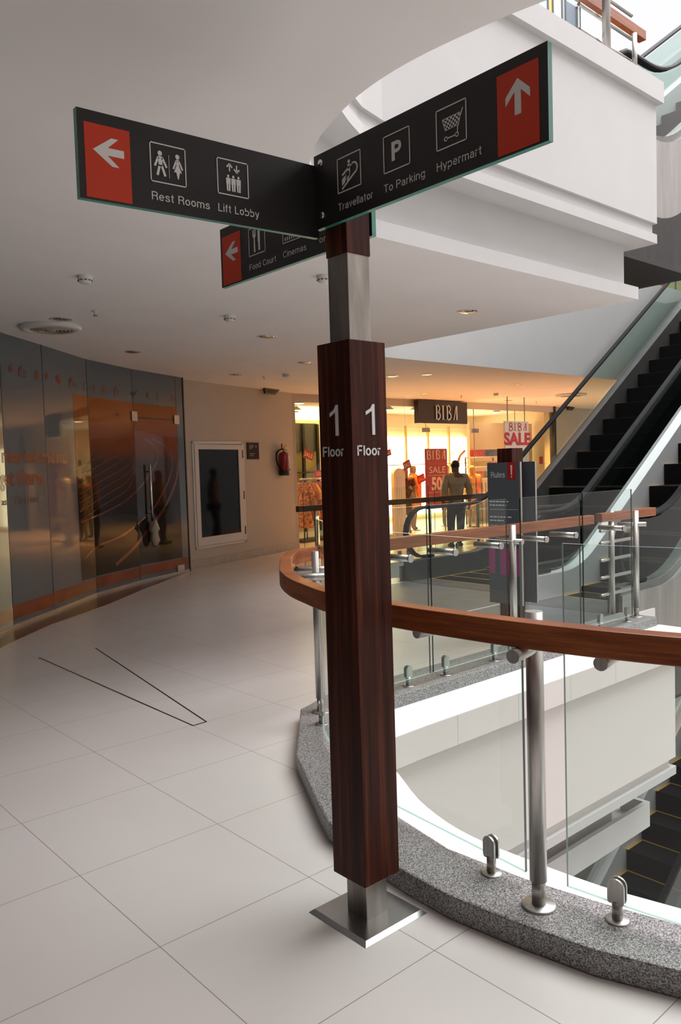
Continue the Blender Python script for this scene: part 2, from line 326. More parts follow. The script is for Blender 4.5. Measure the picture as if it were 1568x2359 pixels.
def add_lettering(b, txt, fr, x0, y0, width, cap, h=.0003, w=.115):
    gap = .13; tot = sum(GLYPH[c][0]+gap for c in txt)-gap; sx = width/tot; x = 0.; F = []
    for c in txt:
        adv, strokes = GLYPH[c]
        for st in strokes:
            closed = (Vector(st[0])-Vector(st[-1])).length < 1e-4; P = [Vector(p) for p in st]; n = len(P); L = []
            for i,p in enumerate(P):
                a = P[i-1] if i else (P[-2] if closed else p); d = P[i+1] if i < n-1 else (P[1] if closed else p)
                u = (p-a).normalized() if (p-a).length > 1e-6 else (d-p).normalized(); v = (d-p).normalized() if (d-p).length > 1e-6 else u
                nu = Vector((-u.y,u.x)); nv = Vector((-v.y,v.x)); m = nu+nv; m = m.normalized() if m.length > .3 else nu
                k = (w/2)/max(.55,m.dot(nu)); L.append((p+m*k,p-m*k))
            V = [[b.bm.verts.new(fr(x0+(x+q.x)*sx,y0+q.y*cap,h)) for q in pr] for pr in L]
            for i in range(n-1): F.append(b.bm.faces.new((V[i][0],V[i][1],V[i+1][1],V[i+1][0])))
        x += adv+gap
    b._new(F)
def disc(cx,cy,r,n=20): return [(cx+r*math.cos(2*math.pi*k/n),cy+r*math.sin(2*math.pi*k/n)) for k in range(n)]
def bar2(x0,y0,x1,y1,w,w2=None):
    w2 = w if w2 is None else w2; d = Vector((x1-x0,y1-y0)).normalized(); n = Vector((-d.y,d.x))
    return [(x0-n.x*w/2,y0-n.y*w/2),(x1-n.x*w2/2,y1-n.y*w2/2),(x1+n.x*w2/2,y1+n.y*w2/2),(x0+n.x*w/2,y0+n.y*w/2)]

# ------------------------------------------------------------------ structure: floor, slabs, ceiling
edge1 = smooth_path([(3.0,-6.0),(2.98,-3.5),(2.93,-1.6),(2.83,-.4),(2.70,.4),(2.58,.82),(2.498,1.19),(2.439,1.45),(2.415,1.75),(2.41,1.95),(2.437,2.15),(2.523,2.40),(2.673,2.674),(2.75,2.86),(2.85,2.99),(3.0,3.05)],3)+[(3.3,3.06),(4.5,3.06)]
FLOOR_TAIL = [(6.8,3.06),(6.8,3.84),(7.55,3.84),(7.55,7.5),(6.95,7.5),(6.95,8.72),(26,8.72),(26,17),(-8,17),(-8,-7),(3.0,-7)]
b = B(); b.prism(edge1+FLOOR_TAIL, -.18, 0); struct(b.build('floor', [M['tile']]))
# white painted ledge strip lying on the slab edge, void side of the curb
b = B(); e_in = offset(edge1, .30)
b.sweep(edge1[6:]+[(6.8,3.06)], .0, .36, .0, .004); struct(b.build('trim_1', M['ledge']))
def layer(d, E, z0, z1, name, m, void=edge1):
    p = offset(void, -d)
    tail = [(E,p[-1][1]),(E,3.95),(6.9,3.95),(6.9,7.5),(6.9,8.72),(26,8.72),(26,17),(-8,17),(-8,-7),(3.0,-7)]
    b = B(); b.prism(p+tail, z0, z1); return struct(b.build(name, m))
layer(-.06,6.47,-1.05,-.18,'trim_2',M['cream']); layer(-.10,6.43,-1.13,-1.05,'trim_3',M['cream']); layer(-.06,6.48,-1.2,-1.13,'trim_4',M['white'])
layer(-.45,6.1,-1.66,-1.2,'trim_5',M['cream']); layer(-.28,6.44,-1.72,-1.64,'trim_6',M['white'])
b = B(); p = offset(edge1,.28); b.sweep(p+[(6.44,3.34)],0,.04,-1.64,-1.50); b.box((6.40,3.38,-1.64),(6.44,3.6,-1.50)); struct(b.build('trim_7',M['white']))
# lower storey floor
b = B(); b.box((-8,-10,-4.95),(26,17,-4.75)); struct(b.build('floor', M['lower']))

edge2 = smooth_path([(2.75,-6.0),(2.75,-3.5),(2.72,-1.6),(2.62,-.3),(2.48,.5),(2.34,1.02),(2.21,1.48),(2.165,1.75),(2.147,1.95),(2.15,2.12),(2.175,2.30),(2.235,2.50),(2.34,2.76),(2.56,3.07),(2.9,3.36),(3.25,3.55)],3)+[(3.5,3.61),(4.6,3.62)]
def layer2(d, z0, z1, name, m):
    p = offset(edge2, -d); E = 6.86+d
    tail = [(E,3.62-d),(E,7.45),(26,7.45),(26,17),(-8,17),(-8,-7),(2.75+d,-7)]
    b = B(); b.prism(p+tail, z0, z1); b.bm.normal_update()
    for f in b.bm.faces: f.material_index = 0 if abs(f.normal.z) > .5 else 1
    return struct(b.build(name, [m,M['white']]))
layer2(0,2.95,3.06,'ceiling',M['ceil']); layer2(-.09,3.06,3.44,'trim_8',M['white']); layer2(.12,3.44,3.52,'trim_9',M['white']); layer2(.09,3.52,3.616,'trim_10',M['white'])
layer2(.12,3.616,4.67,'trim_11',M['white']); layer2(.17,4.67,4.855,'trim_12',M['white'])
# upper storey ceiling (set well back from the opening)
b = B(); p = offset(edge2, .25); b.prism(p+[(5.4,3.9),(5.4,9.5),(26,9.5),(26,17),(-8,17),(-8,-7),(2.4,-7)], 7.7, 9.4); struct(b.build('ceiling', M['white']))
# enclosing walls; unseen rear, north and west ones added to keep sky light out
SP = [(-7.7,1.2),(-5.0,2.65),(-2.4,4.0),(-.8,4.95),(.5,5.85),(1.4,6.65),(2.05,7.33),(2.69,8.08),(3.325,8.65),(4.175,9.44),(5.08,10.03),(6.02,10.50),(6.18,10.58)]   # line of the left shopfront
def wall(name, pts, z0, z1, t, m):
    b = B(); b.sweep(pts, 0, t, z0, z1); return struct(b.build(name, m))
wall('wall_back', [(-7.8,-7),(-7.8,1.4)], 0, 2.95, .2, M['wallp'])
wall('wall_rear', [(2.7,-7.0),(-8,-7.0)], 0, 2.95, .2, M['wallp'])
wall('wall_north', [(-8,16.6),(26,16.6)], -.2, 9.4, .2, M['wallp'])
wall('wall_west', [(-8,1.0),(-8,16.6)], -.2, 9.4, .2, M['wallp'])
wall('wall_left', [(6.22,10.76),(9.20,11.77)], 0, 2.95, .3, M['wallp'])
wall('baseboard_left', [(6.30,10.785),(9.20,11.765)], 0.002, .13, -.018, M['skirting'])
wall('wall_right', [(17.95,11.95),(26,12.05)], 0, 2.95, .2, M['wallp'])
wall('wall_front', [(26,17),(26,7.5)], -4.75, 9.4, .2, M['white'])
wall('wall_south', [(26,7.5),(26,-9),(-8,-9)], -4.75, 18.0, -.2, M['wallw'])  # unseen; carried extra high to hold back low sky light
# dark stone strip on the floor in front of the left shopfront
b = B(); b.prism(SP+[(6.10,10.50),(4.80,9.42),(3.97,8.68),(3.03,7.98),(2.38,7.35),(1.65,6.45),(.75,5.55),(-.6,4.6),(-2.2,3.6),(-7.5,.75)], .0, .004); struct(b.build('trim_13', M['strip']))
# long tapering joint in the floor tiles
b = B()
for a, c in (((2.381,6.581),(2.357,4.068)),((2.864,6.556),(2.451,4.073)),((2.357,4.068),(2.451,4.073))):
    b.prism(bar2(*a,*c,.010), .0, .0012)
struct(b.build('trim_14', M['seam']))

# ------------------------------------------------------------------ granite curb (two lengths, one continuous ring)
cout = [(2.58,-6),(2.55,-3.0),(2.50,-1.2),(2.38,-.2),(2.22,.5),(2.066,.99),(1.985,1.20),(1.938,1.44),(1.906,1.69),(1.915,1.90),(1.945,2.14),(1.975,2.38),(2.045,2.52),(2.345,3.06),(2.833,3.638),(2.954,3.68),(3.12,3.75),(6.73,3.77)]
cin = [(6.74,3.41),(3.35,3.41),(3.08,3.36),(2.80,3.14),(2.46,2.72),(2.215,2.24),(2.15,1.90),(2.173,1.585),(2.196,1.46),(2.222,1.324),(2.285,1.08),(2.43,.56),(2.60,-.15),(2.73,-1.2),(2.78,-3.0),(2.81,-6)]
b = B(); b.prism(cout+cin, .001, .085); struct(b.build('trim_15', M['granite'], bevel=.008))

# ------------------------------------------------------------------ sign post
PX, PY = 1.742, 1.907
post = thing('signpost', 'dark wooden signpost with three black direction boards standing on a square steel plate', 'signpost', (PX,PY,0))
b = B(); h = .141
b.hexa([(PX-h,PY-h,0.001),(PX+h,PY-h,0.001),(PX+h,PY+h,0.001),(PX-h,PY+h,0.001),(PX-h+.014,PY-h+.014,.013),(PX+h-.014,PY-h+.014,.013),(PX+h-.014,PY+h-.014,.013),(PX-h+.014,PY+h-.014,.013)])
b.build('base_plate', M['steelp'], post, 'square brushed steel base plate with chamfered rim')
h = .0475
b = B(); b.box((PX-h,PY-h,.012),(PX+h,PY+h,2.19),.002); b.build('core_post', M['steeld'], post, 'square steel core showing above and below the wood')
h = .078
b = B(); b.box((PX-h,PY-h,.1437),(PX+h,PY+h,1.902),.0015); b.build('wood_casing', M['dwood'], post)
h = .0505
b = B(); b.box((PX-h,PY-h,2.178),(PX+h,PY+h,2.50),.0015); b.build('wood_cap', M['dwood'], post)
frL = frame((PX-.078,PY+.078,0),(0,-1,0),(-1,0,0)); frR = frame((PX-.078,PY-.078,0),(1,0,0),(0,-1,0))
def numeral(fr, dx, nm):
    b = B(); pl = [(dx+.0865,1.605),(dx+.099,1.605),(dx+.099,1.7025),(dx+.090,1.7025),(dx+.080,1.688),(dx+.060,1.678),(dx+.060,1.667),(dx+.0865,1.681)]
    b.prism(pl, 0, .003, fr); b.build('numeral', M['numeral'], post, 'silver numeral 1 on the '+nm+' face')
    b = B(); add_lettering(b,'Floor',fr,dx+.020,1.5395,.102,.0315,.002,.16); b.build('lettering', M['numeral'], post, 'silver word Floor on the '+nm+' face')
numeral(frL,-.004,'shaded'); numeral(frR,0.0,'lit')

# pictograms, all in board coordinates (x right, y up)
def sq(b, fr, x0,y0,x1,y1,w=.0032,h=.0006):
    for p in ([(x0,y0),(x1,y0),(x1,y0+w),(x0,y0+w)],[(x0,y1-w),(x1,y1-w),(x1,y1),(x0,y1)],[(x0,y0),(x0+w,y0),(x0+w,y1),(x0,y1)],[(x1-w,y0),(x1,y0),(x1,y1),(x1-w,y1)]): b.prism(p,.0,h,fr)
def poly(b, fr, pts, h=.0006): b.prism(pts,0,h,fr)
def arrow_left(xt,yt,s):   # tip at xt,yt
    return [(xt,yt),(xt+.052*s,yt+.037*s),(xt+.072*s,yt+.037*s) ,(xt+.042*s,yt+.0105*s),(xt+.087*s,yt+.0105*s),(xt+.087*s,yt-.0095*s),(xt+.040*s,yt-.0095*s),(xt+.072*s,yt-.036*s),(xt+.052*s,yt-.036*s)]
def board(name, O, xd, n, w, h, t, label, redx, extra, tilt=0.):
    fr0 = frame(O,xd,n)
    if tilt: 
        c, sn = math.cos(tilt), math.sin(tilt); f1 = fr0; fr0 = lambda x,y,hh=0.: f1(w-(w-x)*c-y*sn*1.0*0-(0) , y+(w-x)*sn, hh)
    b = B(); b.prism([(0,0),(w,0),(w,h),(0,h)], -t, 0, fr0)
    for f in b.bm.faces:
        f.material_index = 0
    o = None
    # edge faces take the green glass colour
    b.bm.normal_update(); nn = Vector(n)
    for f in b.bm.faces:
        if abs(f.normal.dot(nn)) < .7: f.material_index = 1
    o = b.build(name, [M['signk'],M['tealedge']], post, label)
    b = B(); poly(b,fr0,[(redx[0],.006),(redx[1],.006),(redx[1],redx[2]),(redx[0],redx[2])],.0008); b.build('red_panel', M['signr'], o)
    extra(o, lambda x,y,hh=0.: fr0(x,y,hh+.0009))
    return o
def man2(b, fr, cx, top, s, legs=True):
    # standing pictogram man, total height s
    poly(b,fr,disc(cx,top-.09*s,.085*s,16))
    poly(b,fr,[(cx-.17*s,top-.20*s),(cx+.17*s,top-.20*s),(cx+.16*s,top-.56*s),(cx-.16*s,top-.56*s)])
    poly(b,fr,[(cx-.15*s,top-.56*s),(cx-.02*s,top-.56*s),(cx-.02*s,top-1.0*s),(cx-.13*s,top-1.0*s)])
    poly(b,fr,[(cx+.02*s,top-.56*s),(cx+.15*s,top-.56*s),(cx+.13*s,top-1.0*s),(cx+.02*s,top-1.0*s)])
def left_extra(o, fr):
    b = B(); poly(b,fr,arrow_left(.040,.130,1.0)); b.build('arrow', M['signw'], o)
    b = B(); sq(b,fr,.203,.077,.315,.184)
    # man
    poly(b,fr,disc(.234,.157,.0068)); poly(b,fr,[(.2275,.149),(.2415,.149),(.2405,.122),(.2295,.122)])
    poly(b,fr,bar2(.2285,.146,.2175,.121,.0062)); poly(b,fr,bar2(.2405,.146,.2535,.121,.0062)); poly(b,fr,bar2(.2325,.126,.2245,.097,.0072)); poly(b,fr,bar2(.238,.126,.2485,.097,.0072))
    poly(b,fr,[(.2605,.094),(.2618,.094),(.2618,.157),(.2605,.157)])
    # woman
    poly(b,fr,disc(.2885,.157,.0066)); poly(b,fr,[(.2835,.149),(.2935,.149),(.292,.134),(.301,.114),(.2765,.114),(.285,.134)])
    poly(b,fr,bar2(.2845,.146,.2745,.122,.0052)); poly(b,fr,bar2(.2925,.146,.3035,.123,.0052)); poly(b,fr,[(.2835,.114),(.2945,.114),(.2905,.096),(.2875,.096)])
    b.build('restroom_pictogram', M['signw'], o)
    b = B(); sq(b,fr,.418,.080,.5285,.184)
    for k, cx in enumerate((.4565,.4745,.4925)): man2(b,fr,cx,.140,.047)
    for (x,d) in ((.462,1),(.487,-1)):
        ym, e = .1605, .0105*d
        poly(b,fr,bar2(x,ym-e,x,ym+e*.9,.0042)); poly(b,fr,bar2(x,ym+e*1.1,x-.0095,ym+e*.1,.0045)); poly(b,fr,bar2(x,ym+e*1.1,x+.0095,ym+e*.1,.0045))
    b.build('lift_pictogram', M['signw'], o)
    b = B(); add_lettering(b,'Rest Rooms',fr,.204,.0285,.185,.0225,.0003); b.build('lettering', M['signw'], o)
    b = B(); add_lettering(b,'Lift Lobby',fr,.418,.0295,.145,.0225,.0003); b.build('lettering', M['signw'], o)
def right_extra(o, fr):
    b = B(); ax = .7885
    poly(b,fr,[(ax,.178),(ax+.036,.143),(ax+.036,.1215),(ax+.0095,.1485),(ax+.0095,.091),(ax-.0095,.091),(ax-.0095,.1485),(ax-.037,.1205),(ax-.037,.1415)]); b.build('arrow', M['signw'], o)
    b = B(); sq(b,fr,.112,.083,.2195,.189)
    poly(b,fr,disc(.1665,.1675,.0055)); poly(b,fr,[(.1615,.160),(.171,.160),(.1715,.135),(.1675,.122),(.160,.126)])
    poly(b,fr,bar2(.133,.0925,.193,.128,.0055))
    for a0 in range(8):
        a1 = math.radians(-70+a0*25); a2 = math.radians(-70+(a0+1)*25); cx, cy, R = .187,.142,.0165
        poly(b,fr,bar2(cx+R*math.cos(a1),cy+R*math.sin(a1),cx+R*math.cos(a2),cy+R*math.sin(a2),.0055))
    poly(b,fr,bar2(.183,.159,.135,.134,.0058)); poly(b,fr,bar2(.1655,.140,.160,.1115,.0065)); poly(b,fr,[(.137,.104),(.1475,.1105),(.1475,.130),(.137,.1235)])
    poly(b,fr,bar2(.1515,.114,.1515,.134,.002)); poly(b,fr,bar2(.134,.103,.134,.1235,.002))
    b.build('travellator_pictogram', M['signw'], o)
    b = B(); sq(b,fr,.316,.083,.4225,.189); x0 = .350
    poly(b,fr,[(x0,.1105),(x0+.0125,.1105),(x0+.0125,.164),(x0,.164)])
    for k in range(7):
        a1 = math.radians(90-k*180/7); a2 = math.radians(90-(k+1)*180/7); cx, cy, R, q = x0+.0225,.1475,.0165,.006
        poly(b,fr,[(cx+(R-q*1.7)*math.cos(a1),cy+(R-q*1.7)*math.sin(a1)),(cx+R*math.cos(a1),cy+R*math.sin(a1)),(cx+R*math.cos(a2),cy+R*math.sin(a2)),(cx+(R-q*1.7)*math.cos(a2),cy+(R-q*1.7)*math.sin(a2))])
    poly(b,fr,[(x0+.0125,.1535),(x0+.0230,.1535),(x0+.0230,.164),(x0+.0125,.164)]); poly(b,fr,[(x0+.0125,.131),(x0+.0230,.131),(x0+.0230,.1415),(x0+.0125,.1415)])
    b.build('parking_pictogram', M['signw'], o)
    b = B(); sq(b,fr,.5205,.083,.627,.191)
    nx, ny = 9, 5
    for i in range(nx):
        for j in range(ny):
            if (i+j)%2 == 0:
                def c(u,v): x = .5437+.0614*u+(.0098*(1-v))*(1-u*1.4); y = .129+.031*v; return (x,y)
                poly(b,fr,[c(i/nx,j/ny),c((i+1)/nx,j/ny),c((i+1)/nx,(j+1)/ny),c(i/nx,(j+1)/ny)])
    poly(b,fr,bar2(.6065,.152,.6145,.170,.003)); poly(b,fr,bar2(.600,.131,.6065,.156,.0025)); poly(b,fr,bar2(.553,.129,.600,.131,.002)); poly(b,fr,bar2(.5437,.160,.606,.1605,.002)); poly(b,fr,bar2(.5437,.160,.5535,.129,.002))
    poly(b,fr,bar2(.597,.130,.595,.111,.003)); poly(b,fr,bar2(.558,.1072,.590,.1072,.003))
    for cx in (.5548,.5935):
        for k in range(12):
            a1, a2 = 2*math.pi*k/12, 2*math.pi*(k+1)/12
            poly(b,fr,bar2(cx+.0052*math.cos(a1),.1072+.0052*math.sin(a1),cx+.0052*math.cos(a2),.1072+.0052*math.sin(a2),.0028))
    b.build('trolley_pictogram', M['signw'], o)
    for s_, x, w in (('Travellator',.1125,.156),('To Parking',.315,.162),('Hypermart',.520,.154)):
        b = B(); add_lettering(b,s_,fr,x,.0305,w,.0225,.0003); b.build('lettering', M['signw'], o)
    for y in (.202,.039):
        b = B(); q = fr(.0355,y); b.lathe([(0,.006),(.009,.006),(.0105,.004),(.0105,-.001)],q,(-1,0,0),18); b.build('bolt', M['chrome'], o)
def food_extra(o, fr):
    X = lambda v: 2.733-v; Z = lambda z: z-2.245
    b = B(); poly(b,fr,arrow_left(X(2.698),Z(2.372),1.0)); b.build('arrow', M['signw'], o)
    b = B(); sq(b,fr,X(2.535),Z(2.325),X(2.428),Z(2.430))
    fx = X(2.497); kx = X(2.468)
    for k in range(4): poly(b,fr,[(fx-.011+k*.0062,Z(2.402)),(fx-.0078+k*.0062,Z(2.402)),(fx-.0078+k*.0062,Z(2.421)),(fx-.011+k*.0062,Z(2.421))])
    poly(b,fr,[(fx-.011,Z(2.403)),(fx+.0108,Z(2.403)),(fx+.0075,Z(2.391)),(fx-.0075,Z(2.391))]); poly(b,fr,[(fx-.0035,Z(2.391)),(fx+.0035,Z(2.391)),(fx+.0048,Z(2.336)),(fx-.0048,Z(2.336))])
    poly(b,fr,[(kx-.004,Z(2.338)),(kx+.0065,Z(2.338)),(kx+.0075,Z(2.415)),(kx+.0035,Z(2.422)),(kx-.0065,Z(2.410)),(kx-.0065,Z(2.372)),(kx-.004,Z(2.370))])
    b.build('cutlery_pictogram', M['signw'], o)
    b = B(); sq(b,fr,X(2.321),Z(2.325),X(2.214),Z(2.430))
    for k in range(7): poly(b,fr,[(X(2.308)+k*.0125,Z(2.333)),(X(2.308)+k*.0125+.0055,Z(2.333)),(X(2.308)+k*.0125+.0055,Z(2.346)),(X(2.308)+k*.0125,Z(2.346))])
    b.build('cinema_pictogram', M['signw'], o)
    b = B(); add_lettering(b,'Food Court',fr,X(2.535),Z(2.2735),.171,.0225,.0003); b.build('lettering', M['signw'], o)
    b = B(); add_lettering(b,'Cinemas',fr,X(2.322),Z(2.2755),.135,.0225,.0003); b.build('lettering', M['signw'], o)
    b = B(); add_lettering(b,'or',fr,X(2.114),Z(2.281),.034,.0225,.0003); b.build('lettering', M['signw'], o)
board('sign_board',(1.672,1.98,2.270),(0,-1,0),(-1,0,0),.875,.232,.018,'black board for Travellator, To Parking and Hypermart, arrow up',(.7255,.8495,.204),right_extra)
board('sign_board',(.880,1.976,2.245),(1,0,0),(0,-1,0),.800,.228,.018,'black board for Rest Rooms and Lift Lobby, arrow left',(.018,.1455,.1962),left_extra,tilt=-.037)
board('sign_board',(1.800,2.733,2.245),(0,-1,0),(-1,0,0),.880,.232,.018,'black board for Food Court and Cinemas, arrow left',(.013,.141,.197),food_extra)

# ------------------------------------------------------------------ balustrade round the void
bal = thing('balustrade', 'curved balustrade of teak handrail, glass panels and steel posts round the void', 'railing', (2.058,1.437,.085))
rail_out = smooth_path([(2.56,-5.5),(2.54,-3.0),(2.47,-1.2),(2.34,-.2),(2.19,.48),(2.033,.963),(1.952,1.30),(1.918,1.63),(1.907,1.909),(1.922,2.14),(1.957,2.356),(2.014,2.527),(2.10,2.75),(2.24,3.0),(2.40,3.215),(2.56,3.42),(2.725,3.601),(2.84,3.70),(2.97,3.755),(3.14,3.77)],4)+[(4.2,3.775),(6.22,3.775)]
b = B(); b.sweep(rail_out, -.065, 0, .945, 1.025); b.build('handrail', M['rwood'], bal, 'wide teak handrail with squared edges', bevel=.004)
def stanchion(x,y,dx,dy,top=1.036,base=.085,r=.0275,reach=.15, back=.09):
    b = B(); b.tube([(x,y,base),(x,y,base+.10)],r*.8,20); b.tube([(x,y,base+.085),(x,y,top)],r,24)
    b.lathe([(0,.008),(.052,.008),(.056,.004),(.056,0)],(x,y,base),(0,0,1),28)
    st = b.build('stanchion', M['steel'], bal, 'round brushed steel post on a disc foot')
    b = B(); z = .922; b.tube([(x+dx*reach,y+dy*reach,z),(x-dx*back,y-dy*back,z)],.021,20); b.build('bracket', M['steel'], st)
def bracket(x,y,dx,dy,z=.922):
    b = B(); b.tube([(x+dx*.15,y+dy*.15,z),(x-dx*.075,y-dy*.075,z)],.021,20); b.tube([(x-dx*.075,y-dy*.075,z),(x-dx*.088,y-dy*.088,z)],.0245,20); b.build('bracket', M['steel'], bal)
def clamp(x,y,tx,ty,base=.085):
    n = Vector((-ty,tx,0)); t = Vector((tx,ty,0)); c = Vector((x,y,base))
    b = B(); b.lathe([(0,.006),(.034,.006),(.038,.003),(.038,0)],c,(0,0,1),24); b.tube([c,c+Vector((0,0,.062))],.0165,18)
    for s_ in (-1,1):
        O = c+n*(s_*.010)
        fr = lambda px,py,h,O=O,s_=s_: O+t*px+Vector((0,0,py))+n*(s_*h)
        pl = [(-.022,.056),(.022,.056),(.026,.066)]+[(.026*math.cos(a),.110+.024*math.sin(a)) for a in [k*math.pi/10 for k in range(11)]]+[(-.026,.066)]
        b.prism(pl,-.003,.004,fr)
    b.build('glass_clamp', M['steel'], bal)
def panel(p0,p1,z0=.14,z1=1.245,t=.011,curve=None, parent=bal, m='glass', e='gedge_lit'):
    b = B(); pth = curve or [p0,p1]; b.sweep(pth,-t/2,t/2,z0,z1)
    b.bm.normal_update()
    bmesh.ops.recalc_face_normals(b.bm, faces=b.bm.faces)
    big = max(f.calc_area() for f in b.bm.faces)
    for f in b.bm.faces:
        w = min(e_.calc_length() for e_ in f.edges)
        f.material_index = 0 if w > t*1.5 else (1 if abs(f.normal.z) > .7 else 2)  # horizontal edges paler, the light they catch put into the colour
    return b.build('glass_panel',[M[m],M[e],M['gedge']],parent)
panel((2.122,1.535),(2.205,2.40)); panel((2.225,2.46),(2.77,3.34),curve=smooth_path([(2.225,2.46),(2.40,2.80),(2.58,3.12),(2.77,3.34)],4))
panel(0,0,curve=smooth_path([(2.50,-.10),(2.34,.50),(2.193,1.037),(2.142,1.39)],4))
panel((3.0,3.47),(3.795,3.475)); panel((3.825,3.475),(4.64,3.475)); panel((4.81,3.475),(5.60,3.475)); panel((5.645,3.475),(6.42,3.475))
stanchion(2.062,1.445,-.985,-.17); stanchion(2.879,3.503,-.72,.69,1.03); stanchion(4.80,3.54,0,1,1.045); stanchion(6.625,3.545,-.45,.9,1.045)
for (x,y,tx,ty) in ((2.118,1.676,.09,1),(2.165,1.231,-.15,1),(2.20,2.33,.1,1),(2.33,2.62,.45,.9),(2.741,3.331,.62,.78)):
    l = math.hypot(tx,ty); clamp(x,y,tx/l,ty/l)
for x in (3.618,3.981,4.513,5.12,5.945,6.386): clamp(x,3.505,1,0)
for (x,y,dx,dy) in ((2.13,1.86,-.995,.1),(2.155,1.215,-.98,-.2),(2.30,2.55,-.90,.43),(2.69,3.26,-.78,.62)): bracket(x,y,dx,dy)
for x in (3.55,3.98,4.47,5.02,5.42,6.15): bracket(x,3.475,0,1,.925)

# guard rail beside the escalator foot
gr = thing('guard_rail', 'short wooden rail over five steel bars at the end of the balustrade', 'railing', (6.638,3.79,0))
b = B(); b.box((6.42,3.755,.945),(7.42,3.82,1.025),.004); b.build('handrail', M['rwood'], gr)
b = B(); b.tube([(6.638,3.79,.0),(6.638,3.79,1.035)],.0275,20); b.lathe([(0,.008),(.052,.008),(.056,0)],(6.638,3.79,0.0),(0,0,1),24); b.build('post', M['steel'], gr)
b = B(); b.tube([(7.05,3.80,.25),(7.05,3.80,.945)],.018,16); b.build('thin_post', M['steel'], gr)
for z in (.27,.43,.59,.75,.86): 
    b = B(); b.tube([(6.46,3.80,z),(6.49,3.80,z),(7.07,3.80,z)],[.012,.016,.016],14); b.build('bar', M['steel'], gr)

# ------------------------------------------------------------------ rules pillar
rp_ = thing('rules_pillar', 'dark wooden pillar with two grey Rules boards behind the far balustrade', 'sign', (5.42,4.007,0))
b = B(); b.box((5.345,3.932,.02),(5.495,4.082,1.625),.002); b.build('pillar', M['dwood'], rp_)
b = B(); b.box((5.35,3.937,0),(5.49,4.077,.02)); b.build('foot', M['steel'], rp_)
fr = frame((5.325,4.172,0),(0,-1,0),(-1,0,0))
b = B(); b.prism([(0,.33),(.332,.33),(.332,1.51),(0,1.51)],-.018,0,fr); b.mi = 1; b.prism([(.322,.33),(.334,.33),(.334,1.511),(.322,1.511)],-.019,.001,fr); bd = b.build('rules_board',[M['rulesg'],M['steel']],rp_,'grey board headed Rules with a red warning tab')
b = B(); b.prism([(.205,1.37),(.288,1.37),(.288,1.509),(.205,1.509)],0,.001,fr); b.build('red_tab',M['rulesr'],bd)
b = B(); b.prism([(.243,1.405),(.252,1.405),(.256,1.485),(.239,1.485)],.001,.002,fr); b.prism([(.242,1.384),(.253,1.384),(.253,1.396),(.242,1.396)],.001,.002,fr); b.build('exclamation_mark',M['signw'],bd)
b = B(); add_lettering(b,'Rules',fr,.037,1.385,.143,.048,.0008,.11)
for y in (1.118,.985): b.prism([(.02,y),(.305,y),(.305,y+.003),(.02,y+.003)],0,.0008,fr)
for y,w in ((1.180,.21),(1.150,.20),(1.052,.24),(1.022,.16)):
    x = .02
    while x < w:
        l = random.uniform(.018,.04); b.prism([(x,y),(min(x+l,w),y),(min(x+l,w),y+.010),(x,y+.010)],0,.0006,fr); x += l+.008
b.build('lettering',M['txtg'],bd)
for o_ in bd.children:
    if o_.name.startswith('lettering'): o_.data.materials[0] = mat('rules_print',(.75,.77,.78),.5)
b = B(); b.prism([(.0,.58),(.065,.58),(.065,.80),(.0,.80)],0,.001,fr); b.build('pink_sticker',M['pink'],bd)
b = B(); b.prism([(.115,.57),(.315,.57),(.315,.80),(.115,.80)],0,.001,fr); b.build('pink_sticker',M['pink'],bd)
b = B(); b.box((5.515,3.835,.33),(5.533,4.17,1.51)); b.mi = 1; b.box((5.514,3.828,.33),(5.534,3.836,1.511)); b.build('rules_board',[M['rulesg'],M['steel']],rp_)

